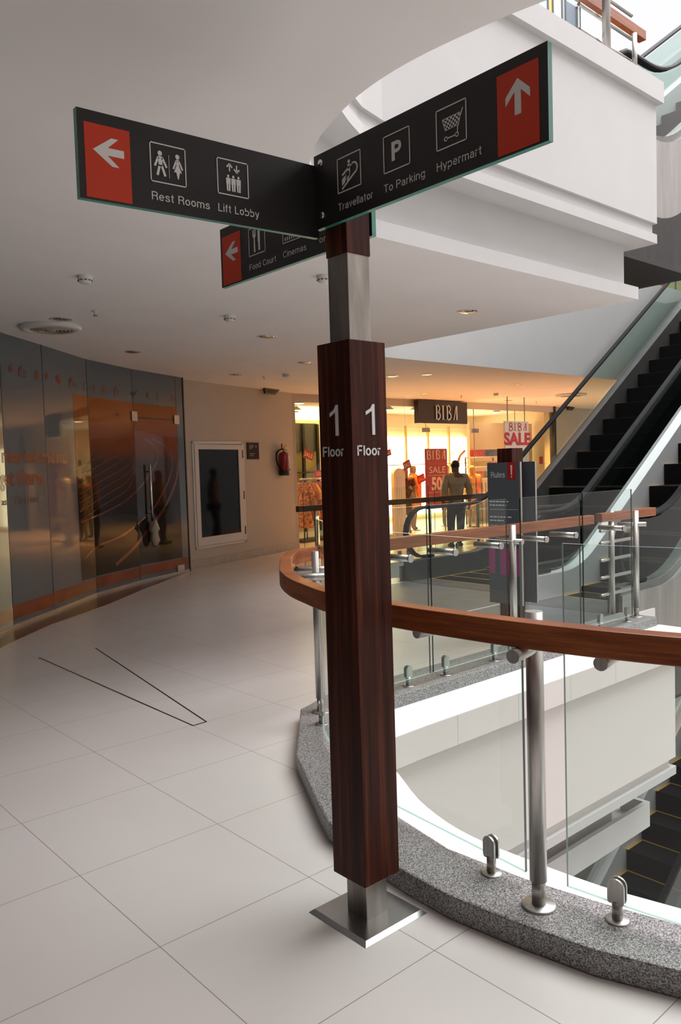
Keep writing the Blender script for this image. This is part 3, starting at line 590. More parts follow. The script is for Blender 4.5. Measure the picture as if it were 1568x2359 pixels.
# ------------------------------------------------------------------ escalators
SL, RISE = .68, 4.75
def escalator(name, label, loc, rise, nx, skirt_far, group=None, ex=0.):
    e = thing(name, label, 'escalator', loc, group); X, Y, Z0 = loc
    top = rise+RISE/SL; rise0, top0 = rise, top
    def prof(zo, x0, x1, late=0.):
        rise, top = rise0+late, top0+late
        pts = [(x0,zo)]
        for k in range(7):
            t = k/6; x = rise-.35+.7*t; pts.append((x, zo+SL*.35*t*t))
        pts += [(top-.3, zo+RISE-SL*.3),(top,zo+RISE-.05),(top+.3,zo+RISE)]
        return pts+[(x1,zo+RISE)]
    xz = lambda y0: (lambda x,z,h: (X+x, Y+y0+h, Z0+z))
    xe = top+1.6
    for s_ in (-1,1):
        lo = prof(-.35,nx-.34,xe); up = prof(.27,nx-.34,xe)
        b = B(); y0, y1 = sorted((s_*(.46+ex),s_*(.60+ex))); b.prism(lo+up[::-1],y0,y1,xz(0)); b.build('skirt', M[skirt_far] if s_ > 0 else M['deck'], e)
        # outer cladding down to the truss underside
        b = B(); y0, y1 = sorted((s_*(.602+ex),s_*(.64+ex))); bot = prof(-1.0,nx-.38,xe+1,.75); up2 = prof(.20,nx-.38,xe+1); b.prism(bot+up2[::-1],y0,y1,xz(0)); b.build('side_cladding', M['boxs'], e)
        b = B(); g0 = prof(.28,nx-.1,top+1.0); g1 = prof(.90,nx-.1,top+1.0); b.prism(g0+g1[::-1],s_*(.56+ex)-.005,s_*(.56+ex)+.005,xz(0)); b.build('glass_balustrade', [M['eglass']], e)
        hp = [(nx+.18,.29)]+[(nx+.0-.33*math.sin(a),.62-.33*math.cos(a)) for a in [k*math.pi/10 for k in range(0,11)]]
        hp += [p for p in prof(.95,nx+.12,top+1.0)]+[(top+1.0+.33*math.sin(a),RISE+.62+.33*math.cos(a)) for a in [k*math.pi/10 for k in range(1,11)]]
        b = B(); n = len(hp)
        R = []
        for i,(x,z) in enumerate(hp):
            a = Vector(hp[max(i-1,0)]); c = Vector(hp[min(i+1,n-1)]); t = (c-a).normalized() if (c-a).length > 1e-6 else Vector((1,0)); nn = Vector((-t.y,t.x))
            R.append([b.bm.verts.new((X+x+nn.x*o_,Y+s_*(.56+ex)+w_,Z0+z+nn.y*o_)) for w_,o_ in ((-.038,-.02),(.038,-.02),(.040,.0),(.030,.018),(-.030,.018),(-.040,.0))])
        for i in range(n-1):
            for k in range(6): b.bm.faces.new((R[i][k],R[i+1][k],R[i+1][(k+1)%6],R[i][(k+1)%6]))
        b.bm.faces.new(R[0]); b.bm.faces.new(R[-1][::-1]); b.build('handrail', M['black'], e)
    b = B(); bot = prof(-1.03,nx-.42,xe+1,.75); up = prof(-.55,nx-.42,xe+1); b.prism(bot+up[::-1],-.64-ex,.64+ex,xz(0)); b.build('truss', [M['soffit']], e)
    b = B(); b.prism([(nx-.42,-1.03),(nx-.385,-1.03),(nx-.385,.0),(nx-.42,.0)],-.64-ex,.64+ex,xz(0)); b.build('end_cladding',M['boxs'],e)
    b = B(); b.box((X+nx-.38,Y-.46-ex,Z0-.03),(X+.0,Y+.46+ex,Z0+.006)); b.mi = 1
    b.box((X-.03,Y-.46-ex,Z0+.006),(X-.005,Y+.46+ex,Z0+.008)); b.build('comb_plate',[M['deck'],M['yellow']],e)
    st0 = None; k = 0; x = 0.
    while x < top+.1:
        z = SL*max(0.,min(x-rise+.1,top-rise)); z = min(z,RISE)
        if st0 is None:
            b = B(); b.box((X,Y-.455-ex,Z0-.30),(X+.4,Y+.455+ex,Z0),.004); b.mi = 1
            for s_ in (-1,1): b.prism([(s_*(.455+ex),.0),(s_*(.430+ex),.0),(s_*(.430+ex),.4),(s_*(.455+ex),.4)],.0,.0015,lambda p,q,h: (X+q,Y+p,Z0+h))
            b.prism([(-.455-ex,.375),(.455+ex,.375),(.455+ex,.4),(-.455-ex,.4)],.0,.0015,lambda p,q,h: (X+q,Y+p,Z0+h))
            st0 = b.build('step',[M['step'],M['yellow']],e)
        else:
            c = st0.copy(); COL.objects.link(c); c.parent = e; c.location = st0.location+Vector((x,0,z))
        x += .4
    return e
escA = escalator('escalator','escalator rising beside the lit clothes shop, behind the Rules pillar',(7.75,6.37,0),1.27,0.,'deck',ex=.24)
escB = escalator('escalator','escalator with the bright steel skirt rising beside the guard rail','' or (7.62,4.50,0),.40,-.29,'skirtw')
escC = dup(escB,(7.35,4.72,-4.75),'escalator climbing from the storey below, seen down through the void')
escD = dup(escB,(7.62,4.50,4.45),'upper escalator rising from the storey above, over the white bulkhead')

# steel landing plates before the escalators, widened to imitate dark reflections in the glass
for k,pl in enumerate(([(5.3,5.2),(7.36,5.2),(7.36,7.1),(6.75,7.1),(5.5,5.9)],[(5.3,3.95),(6.95,3.95),(6.95,5.15),(5.3,5.15)])):
    b = B(); b.prism(pl,.0,.004); struct(b.build('trim_%d'%(17+k), M['landing']))

# ------------------------------------------------------------------ dark rail before the shop
br = thing('balustrade','dark brown wooden rail with glass panels in front of the lit clothes shop','railing',(6.95,8.8,0))
b = B(); b.box((6.93,8.78,.90),(11.6,8.85,.985),.004); b.build('handrail',M['bwood'],br)
for x in (6.98,8.35,9.75,11.1): panel((x,8.74),(x+1.25,8.74),.12,1.18,.011,None,br)
for x in (7.25,9.7,10.95):
    b = B(); b.tube([(x,8.80,.0),(x,8.80,.90)],.022,14); b.build('stanchion',M['steel'],br)
for x in (7.6,8.9,9.1,10.3):
    b = B(); b.tube([(x,8.74,0),(x,8.74,.12)],.016,12); b.box((x-.022,8.72,.09),(x+.022,8.76,.17)); b.lathe([(0,.006),(.036,.005),(.036,0)],(x,8.74,0),(0,0,1),16); b.build('glass_clamp',M['steel'],br)

# ------------------------------------------------------------------ left shopfront (vinyl covered glass)
sf = bpy.data.objects.new('window_1',None); COL.objects.link(sf); sf.location = (2.571,8.133,0); struct(sf,'shopfront of tall glass sheets covered in grey vinyl film')
SK = [-12.6,-9.6,-6.6,-4.6,-2.6,-1.6,-.75,.15,.902,1.797,2.957,4.315,4.53]        # run along the glass
def sfr(s,z,h=0.):
    k = 0
    while k < len(SK)-2 and s > SK[k+1]: k += 1
    t = (s-SK[k])/(SK[k+1]-SK[k]); a = Vector(SP[k]); c = Vector(SP[k+1]); d = (c-a).normalized(); p = a+(c-a)*t
    return Vector((p.x+d.y*h, p.y-d.x*h, z))
cuts = SK
for a, c in zip(cuts,cuts[1:]):
    b = B(); b.prism([(a+.004,.03),(c-.004,.03),(c-.004,2.95),(a+.004,2.95)],-.012,0,lambda s,z,h: sfr(s,z,h)); b.build('pane',M['film'],sf)
for c in cuts[1:]:
    b = B(); b.prism([(c-.006,.03),(c+.006,.03),(c+.006,2.95),(c-.006,2.95)],-.010,.002,lambda s,z,h: sfr(s,z,h)); b.build('joint',M['seam'],sf)
b = B(); [b.prism([(a,.0),(c,.0),(c,.035),(a,.035)],-.04,.006,sfr) for a,c in zip(SK,SK[1:])]; b.build('sill_channel',M['steel'],sf)
b = B(); b.prism([(4.53,.0),(4.56,.0),(4.56,2.95),(4.53,2.95)],-.03,.01,lambda s,z,h: sfr(s,z,h)); b.build('end_post',M['seam'],sf)
b = B()
for a,c in zip(SK,SK[1:]): b.prism([(a+.004,.09),(c-.004,.08),(c-.004,.22),(a+.004,.23)],0,.0012,sfr)
b.build('orange_band',M['orange'],sf)
# printed landscape across three sheets
b = B(); uv = b.bm.loops.layers.uv.new('UVMap')
for a,c in ((1.475,1.79),(1.804,2.95),(2.964,4.43)):
    c_ = min(c,4.308) if a > 2.9 else c
    q4 = [(a,.245),(c_,.235),(c_,2.49),(a,2.49)]
    f = b.bm.faces.new([b.bm.verts.new(sfr(x,z,.0022)) for x,z in q4])
    for l,(x,z) in zip(f.loops,q4): l[uv].uv = ((x-1.475)/2.3,(z-.235)/2.255)
b.build('landscape_print',M['print'],sf,'dark orange printed landscape',recalc=False)
b = B()
def trail(pts,w):
    P = smooth_path(pts,5)
    for p_,q_ in zip(P,P[1:]): b.prism(bar2(*p_,*q_,w),.0024,.0034,lambda s,z,h: sfr(s,z,h))
for k in range(7):
    z = 1.72-.105*k; trail([(1.50,z-.12),(2.1,z+.05),(2.7,z+.22),(2.94,z+.27+.03*k)],.010)
trail([(3.25,2.0),(3.55,1.9),(3.65,1.75),(3.5,1.6),(3.1,1.35),(2.6,1.15),(2.0,1.02),(1.52,.95)],.020)
trail([(3.5,2.0),(3.95,1.88),(4.1,1.65),(3.95,1.40),(3.7,1.2),(3.4,1.0),(2.6,.72),(1.9,.62),(1.55,.5)],.028)
trail([(4.3,1.7),(4.2,1.4),(3.9,1.1),(3.6,.9),(3.2,.70),(2.8,.50),(2.3,.33)],.05)
b.build('light_trails',mat('light_trail_print',(.13,.026,.010),.06,0,.6),sf)
b = B(); add_text(b,'ntertainment.',sfr,.085,1.665,1.215,.135,.0022,.032); b.build('lettering',M['txtr'],sf)
b = B(); add_text(b,'get there.',sfr,.02,1.435,.80,.150,.0022,.032); b.build('lettering',M['txtr'],sf)
b = B(); add_text(b,'as.',sfr,.03,1.243,.14,.065,.0026,.02); b.build('lettering',M['txtd'],sf)
b = B(); add_text(b,'Third Floor.',sfr,.255,1.243,.485,.078,.0026,.016); b.build('lettering',M['txtd'],sf)
for s0 in (.543,1.493,2.538,4.241):
    b = B(); z0 = 2.545
    P = smooth_path([(s0-.075,z0+.01),(s0-.075,z0+.06),(s0-.065,z0+.09),(s0-.04,z0+.10)],4)
    for p_,q_ in zip(P,P[1:]): b.prism(bar2(*p_,*q_,.026,.026),0.0022,.003,lambda s,z,h: sfr(s,z,h))
    b.mi = 1; add_text(b,'7',sfr,s0-.04,z0+.09,.03,.05,.003,0.); add_text(b,'vie',sfr,s0-.015,z0+.05,.075,.045,.003,.004)
    b.mi = 2; add_text(b,'SQUARE',sfr,s0-.05,z0+.012,.115,.022,.003,0.); b.build('logo',[M['txtr'],M['txto'],M['txtg']],sf)
for k,(s0,sh) in enumerate(((.317,0),(.79,1),(.97,2),(1.195,3),(1.743,4),(1.958,5),(2.193,6),(2.992,7),(3.395,8),(3.718,9))):
    b = B(); z0 = 2.61
    if sh in (0,2,8): b.prism(disc(s0,z0,.032,12),.0022,.003,lambda s,z,h: sfr(s,z,h)); b.prism(bar2(s0,z0,s0+.02,z0+.05,.02),.0022,.003,lambda s,z,h: sfr(s,z,h))
    elif sh in (1,6): b.prism([(s0-.03,z0-.05),(s0+.03,z0-.05),(s0+.04,z0+.01),(s0,z0+.06),(s0-.035,z0+.01)],.0022,.003,lambda s,z,h: sfr(s,z,h))
    elif sh in (3,): b.prism([(s0-.05,z0+.02),(s0,z0+.06),(s0+.05,z0+.01),(s0+.02,z0-.06),(s0-.03,z0-.03)],.0022,.003,lambda s,z,h: sfr(s,z,h))
    elif sh == 7: b.prism(bar2(s0-.09,z0-.01,s0-.02,z0+.03,.035),.0022,.003,lambda s,z,h: sfr(s,z,h)); b.prism(bar2(s0-.03,z0-.03,s0+.09,z0+.05,.03),.0022,.003,lambda s,z,h: sfr(s,z,h))
    else: b.prism([(s0-.018,z0-.06),(s0+.018,z0-.06),(s0+.022,z0),(s0,z0+.06),(s0-.02,z0+.01)],.0022,.003,lambda s,z,h: sfr(s,z,h))
    b.build('product_print',M[('txtr','txto','txto','txtr','txtb','txto','txto','txtd','txtr','txtb')[k]],sf)
dr = bpy.data.objects.new('door_1',None); COL.objects.link(dr); dr.location = tuple(sfr(2.96,0)); struct(dr,'frameless glass door in the vinyl covered shopfront')
for s0 in (2.955,4.27):
    b = B(); b.prism([(s0-.07,2.24),(s0+.09,2.24),(s0+.09,2.37),(s0-.07,2.37)],-.005,.02,sfr); b.build('patch_fitting',M['steel'],dr)
b = B(); b.prism([(3.0,2.285),(4.2,2.285),(4.2,2.300),(3.0,2.300)],.002,.006,sfr); b.build('top_gap',M['seam'],dr)
b = B(); b.prism([(4.10,.04),(4.33,.04),(4.33,.13),(4.10,.13)],-.005,.022,sfr); b.build('floor_hinge',M['steel'],dr)
b = B(); b.tube([sfr(3.295,.85,.05),sfr(3.295,1.64,.05)],.016,12)
for z in (.95,1.54): b.tube([sfr(3.295,z,.0),sfr(3.295,z,.05)],.009,8)
b.build('pull_handle',M['chrome'],dr)
ch = thing('lock_pouch','crumpled pale cloth tied over the lock under the door pull handle','cloth',tuple(sfr(3.30,.5,.03)))
b = B(); b.lathe([(.0,.0),(.03,.02),(.07,.10),(.05,.2),(.08,.26),(.05,.34),(.02,.37),(0,.38)],sfr(3.30,.48,.075),(0,0,1),10)
for v in b.bm.verts: v.co += Vector((random.uniform(-.02,.02),random.uniform(-.02,.02),random.uniform(-.02,.02)))
b.build('pouch',mat('crumpled_cloth',(.42,.36,.28),.8),ch)

# ------------------------------------------------------------------ things on the plain wall
wa = Vector((6.30,10.79,0)); wd = Vector((.9474,.3201,0)).normalized(); wn = Vector((wd.y,-wd.x,0))
def wfr(s,z,h=0.): return wa+wd*s+Vector((0,0,z))+wn*(h+.001)
ac = thing('access_panel','white framed service hatch with dark glass set in the plain wall','hatch',tuple(wfr(.85,.29)))
b = B()
for q in ([(.16,.29),(.20,.29),(.20,2.0),(.16,2.0)],[(1.44,.29),(1.50,.29),(1.50,2.02),(1.44,2.02)],[(.16,1.96),(1.50,1.97),(1.50,2.02),(.16,2.0)],[(.16,.29),(1.50,.29),(1.50,.33),(.16,.33)]): b.prism(q,0,.018,wfr)
b.build('outer_frame',M['frame'],ac)
b = B()
for q in ([(.205,.335),(.30,.335),(.30,1.955),(.205,1.955)],[(1.335,.335),(1.435,.335),(1.435,1.955),(1.335,1.955)],[(.30,1.875),(1.335,1.875),(1.335,1.955),(.30,1.955)],[(.30,.335),(1.335,.335),(1.335,.47),(.30,.47)]): b.prism(q,.0,.026,wfr)
lf = b.build('door_leaf',M['frame'],ac)
b = B(); b.prism([(.295,.465),(1.34,.465),(1.34,1.88),(.295,1.88)],.0,.010,wfr); b.build('dark_glass',M['dglass'],lf)
for z in (1.80,1.10,.50):
    b = B(); b.tube([wfr(1.447,z-.07,.026),wfr(1.447,z+.07,.026)],.010,8); b.build('hinge',M['blackp'],lf)
b = B(); b.prism([(.02,.135),(.05,.135),(.05,.18),(.02,.18)],0,.01,wfr); b.bm.free()
pq = thing('wall_plaque','small dark direction plaque screwed on the wall between hatch and extinguisher','sign',tuple(wfr(1.77,1.71)))
b = B(); b.prism([(1.60,1.71),(1.94,1.71),(1.94,2.0),(1.60,2.0)],0,.018,wfr); b.build('plate',M['plaque'],pq)
b = B(); b.prism([(1.63,1.735),(1.90,1.735),(1.90,1.975),(1.63,1.975)],.018,.020,wfr); b.build('face',mat('plaque_face',(.018,.010,.010),.5,0,.2),pq)
b = B()
for y,w in ((1.94,.11),(1.912,.10),(1.885,.06),(1.80,.13),(1.765,.11)):
    x = 1.655
    while x < 1.655+w: l = random.uniform(.02,.045); b.prism([(x,y),(x+l,y),(x+l,y+.014),(x,y+.014)],.020,.021,wfr); x += l+.006
b.prism(disc(1.85,1.93,.018,10),.020,.021,wfr); b.build('print',mat('plaque_print',(.25,.22,.21),.5),pq)
fe = thing('fire_extinguisher','red fire extinguisher with black hose hung on the plain wall','fire extinguisher',tuple(wfr(2.60,1.41)))
c = wfr(2.595,0,.10)
def at(z,ds=0.,dh=0.): return c+Vector((0,0,z))+wd*ds+wn*dh
b = B(); b.lathe([(0,1.43),(.085,1.43),(.092,1.45),(.092,1.76),(.088,1.79),(.07,1.82),(.035,1.835),(.03,1.85),(0,1.85)],c,(0,0,1),28); b.build('cylinder',M['red'],fe)
b = B(); b.lathe([(0,1.405),(.095,1.405),(.098,1.42),(.098,1.485),(.093,1.49)],c,(0,0,1),28); b.build('foot_ring',M['blackp'],fe)
b = B()
R = []
for k in range(9):
    a = -.9+1.5*k/8; R.append([b.bm.verts.new(c+Vector((0,0,z))+(wn*math.cos(a)+wd*math.sin(a+.35))*.0935) for z in (1.53,1.70)])
for k in range(8): b.bm.faces.new((R[k][0],R[k+1][0],R[k+1][1],R[k][1])).smooth = True
b.build('label',M['label'],fe)
b = B(); R = []
for k in range(9):
    a = -.9+1.5*k/8; R.append([b.bm.verts.new(c+Vector((0,0,z))+(wn*math.cos(a)+wd*math.sin(a+.35))*.0937) for z in (1.495,1.53)])
for k in range(8): b.bm.faces.new((R[k][0],R[k+1][0],R[k+1][1],R[k][1])).smooth = True
b.build('label',M['navy'],fe)
b = B(); b.lathe([(.02,1.85),(.02,1.885),(.03,1.89),(.03,1.90),(0,1.905)],c,(0,0,1),16); vl = b.build('valve',M['steeld'],fe)
b = B(); b.hexa([at(1.89,-.02,-.01),at(1.89,-.02,.01),at(1.925,.09,.012),at(1.925,.09,-.012),at(1.905,-.02,-.01),at(1.905,-.02,.01),at(1.965,.09,.012),at(1.965,.09,-.012)]); b.build('lever',M['brass'],vl)
b = B(); b.tube([at(1.885,.02),at(1.87,.11)],.008,8); b.build('carry_handle',M['blackp'],vl)
b = B(); b.tube(smooth_path([tuple(q) for q in (at(1.885,-.03),at(1.875,-.10,-.02),at(1.82,-.18,-.03),at(1.72,-.205,-.03),at(1.62,-.17,-.03),at(1.54,-.11,-.02),at(1.48,-.09,.02))],4),.014,10); b.build('hose',M['black'],fe)
b = B(); b.tube([at(1.88,-.06),at(1.985,-.06)],.011,8); b.build('hanger',M['blackp'],fe)
sp_ = thing('ceiling_speaker','black wedge-shaped speaker fixed under the ceiling above the extinguisher','speaker',(8.44,11.36,2.95))
def wedge(parent,x,y,s_=1.):
    b = B(); b.hexa([(x-.17*s_,y-.05,2.86),(x+.12*s_,y+.04,2.86),(x+.12*s_,y+.10,2.86),(x-.17*s_,y+.0,2.86),(x-.22*s_,y-.12,2.95),(x+.20*s_,y+.02,2.95),(x+.18*s_,y+.13,2.95),(x-.20*s_,y+.0,2.95)]); b.build('housing',M['blackp'],parent)
    b = B(); b.hexa([(x-.15*s_,y-.06,2.875),(x+.10*s_,y+.03,2.875),(x+.10*s_,y+.04,2.875),(x-.15*s_,y-.05,2.875),(x-.18*s_,y-.10,2.93),(x+.15*s_,y+.01,2.93),(x+.15*s_,y+.02,2.93),(x-.18*s_,y-.09,2.93)]); b.build('grille',mat('speaker_grille',(.035,.032,.03),.7),parent)
wedge(sp_,8.44,11.36)

# ------------------------------------------------------------------ ceiling fittings
def downlight(x,y,label,r=.085,first=[]):
    if not first:
        t = thing('downlight',label,'ceiling light',(x,y,2.95),'recessed downlights in the walkway ceiling')
        b = B(); b.lathe([(r,-.001),(r+.012,-.006),(r+.020,-.006),(r+.024,0)],(x,y,2.95),(0,0,1),28); b.build('trim_ring',M['trimw'],t)
        b = B(); b.lathe([(r,-.002),(r*.85,-.010),(r*.5,-.016),(0,-.018)],(x,y,2.95),(0,0,1),20,False); b.build('lens',M['light'],t)
        first.append(t); return t
    return dup(first[0],(x,y,2.95),label)
for x,y,l in ((2.956,7.159,'recessed downlight right behind the round air diffuser'),(4.394,8.613,'recessed downlight above the lettered shopfront, third from the left'),(5.125,6.952,'recessed downlight in mid ceiling beside a smoke detector'),(5.936,4.837,'recessed downlight near the void edge right of the signpost'),(6.793,8.367,'recessed downlight left of the signpost casing top'),(6.70,9.888,'recessed downlight near the plain wall ceiling line'),(9.028,8.926,'recessed downlight just right of the signpost casing'),(9.376,8.498,'recessed downlight in the warm lit ceiling, second right of the signpost'),(12.168,8.83,'recessed downlight in the warm ceiling near the escalator handrail'),(11.819,10.818,'recessed downlight in front of the dark shop sign'),(14.995,11.081,'recessed downlight above the hanging sale board')): downlight(x,y,l)
def diffuser(x,y,label,R=.285):
    t = thing('air_diffuser',label,'air vent',(x,y,2.95))
    b = B(); b.lathe([(R,0),(R,-.02),(R*.97,-.035),(R*.72,-.045),(R*.70,-.03),(R*.70,0)],(x,y,2.95),(0,0,1),40); b.build('rim',M['trimw'],t)
    for q in (.62,.50,.38,.26):
        b = B(); b.lathe([(R*q+.018,-.012),(R*q,-.045),(R*q-.008,-.043),(R*q+.008,-.010)],(x,y,2.95),(0,0,1),36); b.build('ring',M['grille'],t)
    b = B(); b.lathe([(.05,-.005),(.05,-.045),(0,-.048)],(x,y,2.95),(0,0,1),24); b.build('hub',M['grille'],t)
diffuser(3.008,7.562,'large round air diffuser in the ceiling above the lettered shopfront'); diffuser(15.079,9.514,'round air diffuser in the warm ceiling behind the escalator handrail',.33)
def smoke(x,y,label,f=[]):
    if not f:
        t = thing('smoke_detector',label,'smoke detector',(x,y,2.95),'white smoke detectors on the ceiling')
        b = B(); b.lathe([(.055,0),(.055,-.012),(.05,-.016),(.05,-.030)],(x,y,2.95),(0,0,1),24); b.build('base',M['trimw'],t)
        b = B(); b.lathe([(.048,-.030),(.045,-.044),(.030,-.054),(0,-.056)],(x,y,2.95),(0,0,1),24); b.build('head',M['trimw'],t)
        b = B()
        for k in range(10):
            a = 2*math.pi*k/10; b.box((x+.046*math.cos(a)-.006,y+.046*math.sin(a)-.006,2.912),(x+.046*math.cos(a)+.006,y+.046*math.sin(a)+.006,2.918))
        b.build('vent_slot',M['blackp'],t); f.append(t); return
    dup(f[0],(x,y,2.95),label)
for x,y,l in ((2.476,5.545,'white smoke detector on the ceiling under the left sign board'),(4.157,6.208,'white smoke detector in mid ceiling below the Food Court board'),(7.321,9.481,'white smoke detector far down the ceiling by the plain wall'),(3.909,4.559,'white smoke detector peeking out beside the steel core of the signpost'),(13.24,10.108,'smoke detector in the warm ceiling above the sale board')): smoke(x,y,l)
def sprinkler(x,y,label,f=[]):
    if not f:
        t = thing('sprinkler',label,'sprinkler',(x,y,2.95),'small sprinkler heads in the ceiling')
        b = B(); b.lathe([(.034,0),(.030,-.006),(.012,-.008),(.010,-.03),(0,-.032)],(x,y,2.95),(0,0,1),16); b.build('escutcheon',M['trimw'],t)
        b = B(); b.lathe([(0,-.040),(.020,-.042),(.020,-.045),(0,-.046)],(x,y,2.95),(0,0,1),14); b.tube([(x-.009,y,2.92),(x-.009,y,2.907)],.003,6); b.tube([(x+.009,y,2.92),(x+.009,y,2.907)],.003,6); b.build('deflector',M['steeld'],t); f.append(t); return
    dup(f[0],(x,y,2.95),label)
for x,y,l in ((3.052,6.654,'sprinkler head to the right of the round air diffuser'),(7.218,9.894,'sprinkler head near the black ceiling speaker'),(12.903,10.747,'sprinkler head above the dark shop sign'),(15.895,10.962,'sprinkler head in the warm ceiling left of the escalator handrail')): sprinkler(x,y,l)

# ------------------------------------------------------------------ clothes shop
GV = 11.85
b = B(); b.box((9.20,11.80,0),(9.30,12.2,2.95)); struct(b.build('wall_pilaster',M['wallp']))
def shop_wall(name,a,c,m=M['shopw'],z1=3.3): b = B(); b.box(a,c); struct(b.build(name,m))
shop_wall('wall_shop_back',(9.2,15.3,0),(19.2,15.4,3.3)); shop_wall('wall_shop_left',(9.2,12.2,0),(9.28,15.3,3.3)); shop_wall('wall_shop_right',(19.0,12.1,0),(19.1,15.3,3.3))
shop_wall('ceiling',(9.2,11.95,3.2),(19.1,15.4,3.3)); shop_wall('trim_16',(9.2,11.83,2.80),(17.95,11.95,3.3),M['wallp'])
shop_wall('wall_shop_screen',(16.15,13.2,0),(18.9,13.3,2.6),M['shopw'])
area('shop_ceiling_light',(13.2,13.6,3.15),(6.5,2.4),700,(1,.66,.33)); 
def spot(name, loc, target, power, color, ang=110):
    d = bpy.data.lights.new(name,'SPOT'); d.energy = power; d.color = color; d.spot_size = math.radians(ang); d.spot_blend = .8; d.shadow_soft_size = .06
    o = bpy.data.objects.new(name,d); COL.objects.link(o); o.location = loc; o.rotation_euler = (Vector(target)-Vector(loc)).to_track_quat('-Z','Y').to_euler()
for x_,p_ in ((11.0,640),(13.0,1050),(14.9,1200),(16.9,1200)): spot('shop_spot',(x_,12.3,2.78),(x_+.2,10.4,0),p_,(1,.40,.09))
lw = bpy.data.objects.new('window_2',None); COL.objects.link(lw); lw.location = (13,GV,0); struct(lw,'frameless glass front of the clothes shop')
for a,c in ((9.30,10.6),(10.61,11.5),(14.66,16.25),(16.26,17.93)):
    b = B(); b.box((a,GV-.006,.02),(c,GV+.006,2.80)); b.build('pane',M['glass'],lw)
b = B(); b.box((11.51,GV-.006,2.32),(14.65,GV+.006,2.80)); b.build('transom_pane',M['glass'],lw)
for x in (10.605,12.99,14.655,16.255,17.95):
    b = B(); b.box((x-.006,GV-.008,.0 if x not in (12.99,) else 2.30),(x+.006,GV+.008,2.80)); b.build('joint',M['seam'] if x>17 else mat('glass_joint',(.35,.27,.12),.3),lw)
for x in (12.99,14.69):
    b = B(); b.box((x-.10,GV-.02,2.245),(x+.12,GV+.02,2.34)); b.build('patch_fitting',M['steeld'],lw)
b = B(); b.box((17.90,GV-.05,0),(17.98,GV+.1,2.95)); b.build('end_post',M['darkm'],lw)
# lit panels of the rear wall, their brightness put in as emission
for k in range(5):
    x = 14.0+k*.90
    b = B(); b.box((x,15.20,.15),(x+.86,15.24,2.32)); tag(b.build('emissive_panel',M['glow']),'glowing white display panel on the shop rear wall','wall panel','glowing panels along the rear wall of the shop')
for k in range(6):
    x = 13.98+k*.90
    b = B(); b.box((x-.03,15.12,.0),(x+.03,15.18,2.62)); tag(b.build('wall_upright',mat('upright_gold',(.60,.42,.18),.4)),'slim upright between the glowing panels','shelf upright','uprights between the glowing panels')
b = B(); b.tube([(13.9,15.08,1.55),(18.5,15.08,1.55)],.012,8); [b.tube([(xx,15.08,1.55),(xx,15.12,1.55)],.008,6) for xx in (13.98,15.78,17.58)]; tag(b.build('hanging_rail',M['steeld']),'thin horizontal rail across the glowing panels','rail')
b = B(); b.box((10.6,14.2,2.72),(13.4,15.2,2.95)); tag(b.build('light_cove',M['glowy']),'glowing ceiling cove at the left end of the shop','light')
# olive shelving with a dark mirror
sh = thing('display_unit','tall olive display unit with dark frame behind the clothes rack','shelf unit',(12.0,15.0,0))
b = B(); b.box((11.55,14.98,.1),(12.42,15.04,1.95)); b.build('back_panel',M['olive'],sh)
b = B(); b.box((11.55,14.92,1.95),(12.42,15.04,2.62)); b.build('header',M['mirror'],sh)
for x in (11.57,11.95,12.40): b = B(); b.box((x-.03,14.85,.0),(x+.03,14.92,2.6)); b.build('upright',M['darkm'],sh)
for z in (1.05,1.42): b = B(); b.box((11.55,14.78,z),(12.42,14.95,z+.03)); b.build('shelf',M['darkm'],sh)
# rack with hanging garments
rk = thing('clothes_rack','steel clothes rack on legs at the left of the shop','clothes rack',(10.60,12.9,0))
b = B(); b.tube([(10.12,12.75,1.30),(11.70,13.05,1.30)],.022,10); b.build('rail',M['chrome'],rk)
for x,y in ((10.16,12.76),(10.82,12.88),(11.65,13.04)):
    b = B(); b.tube([(x,y-.05,0.06),(x,y-.05,1.30)],.012,8); b.build('leg',M['steeld'],rk)
    b = B(); b.tube([(x+.09,y-.03,0.06),(x+.09,y-.03,.40)],.012,8); b.build('leg',M['steeld'],rk)
b = B(); b.hexa([(10.00,12.55,0),(11.80,12.9,0),(11.80,13.25,0),(10.00,12.9,0),(10.00,12.55,.06),(11.80,12.9,.06),(11.80,13.25,.06),(10.00,12.9,.06)]); b.build('plinth',M['darkm'],rk)
def garment(x,y,m,rz,zb,label):
    t = thing('hanging_garment',label,'garment',(x,y,1.30),'garments on the rack left of the signpost')
    fx = Vector((math.cos(rz),math.sin(rz),0)); fy = Vector((-math.sin(rz),math.cos(rz),0)); O = Vector((x,y,0))
    b = B(); secs = [(1.24,.06,.02),(1.21,.17,.035),(1.12,.19,.05),(.95,.17,.055),(.75,.19,.06),(zb+.1,.24,.07),(zb,.25,.075)]; R = []
    for z,a,c_ in secs: R.append([b.bm.verts.new(O+fx*(a*math.cos(2*math.pi*k/14))+fy*((c_*.62+.006*math.cos(k*2.3))*math.sin(2*math.pi*k/14))+Vector((0,0,z))) for k in range(14)])
    for A,C in zip(R,R[1:]):
        for k in range(14): b.bm.faces.new((A[k],A[(k+1)%14],C[(k+1)%14],C[k])).smooth = True
    b.bm.faces.new(R[0]); b.bm.faces.new(R[-1][::-1]); b.build('cloth',m,t)
    b = B()
    for s_ in (-1,1): b.tube([O+fx*(s_*.15)+Vector((0,0,1.19)),O+fx*(s_*.24)+Vector((0,0,1.02)),O+fx*(s_*.25)+fy*.02+Vector((0,0,.88))],[.05,.052,.06],8)
    b.build('sleeve',m,t)
    b = B(); b.tube([O+Vector((0,0,1.24)),O+Vector((0,0,1.29)),O+fx*.015+Vector((0,0,1.325))],.005,6); b.build('hanger_hook',M['steeld'],t)
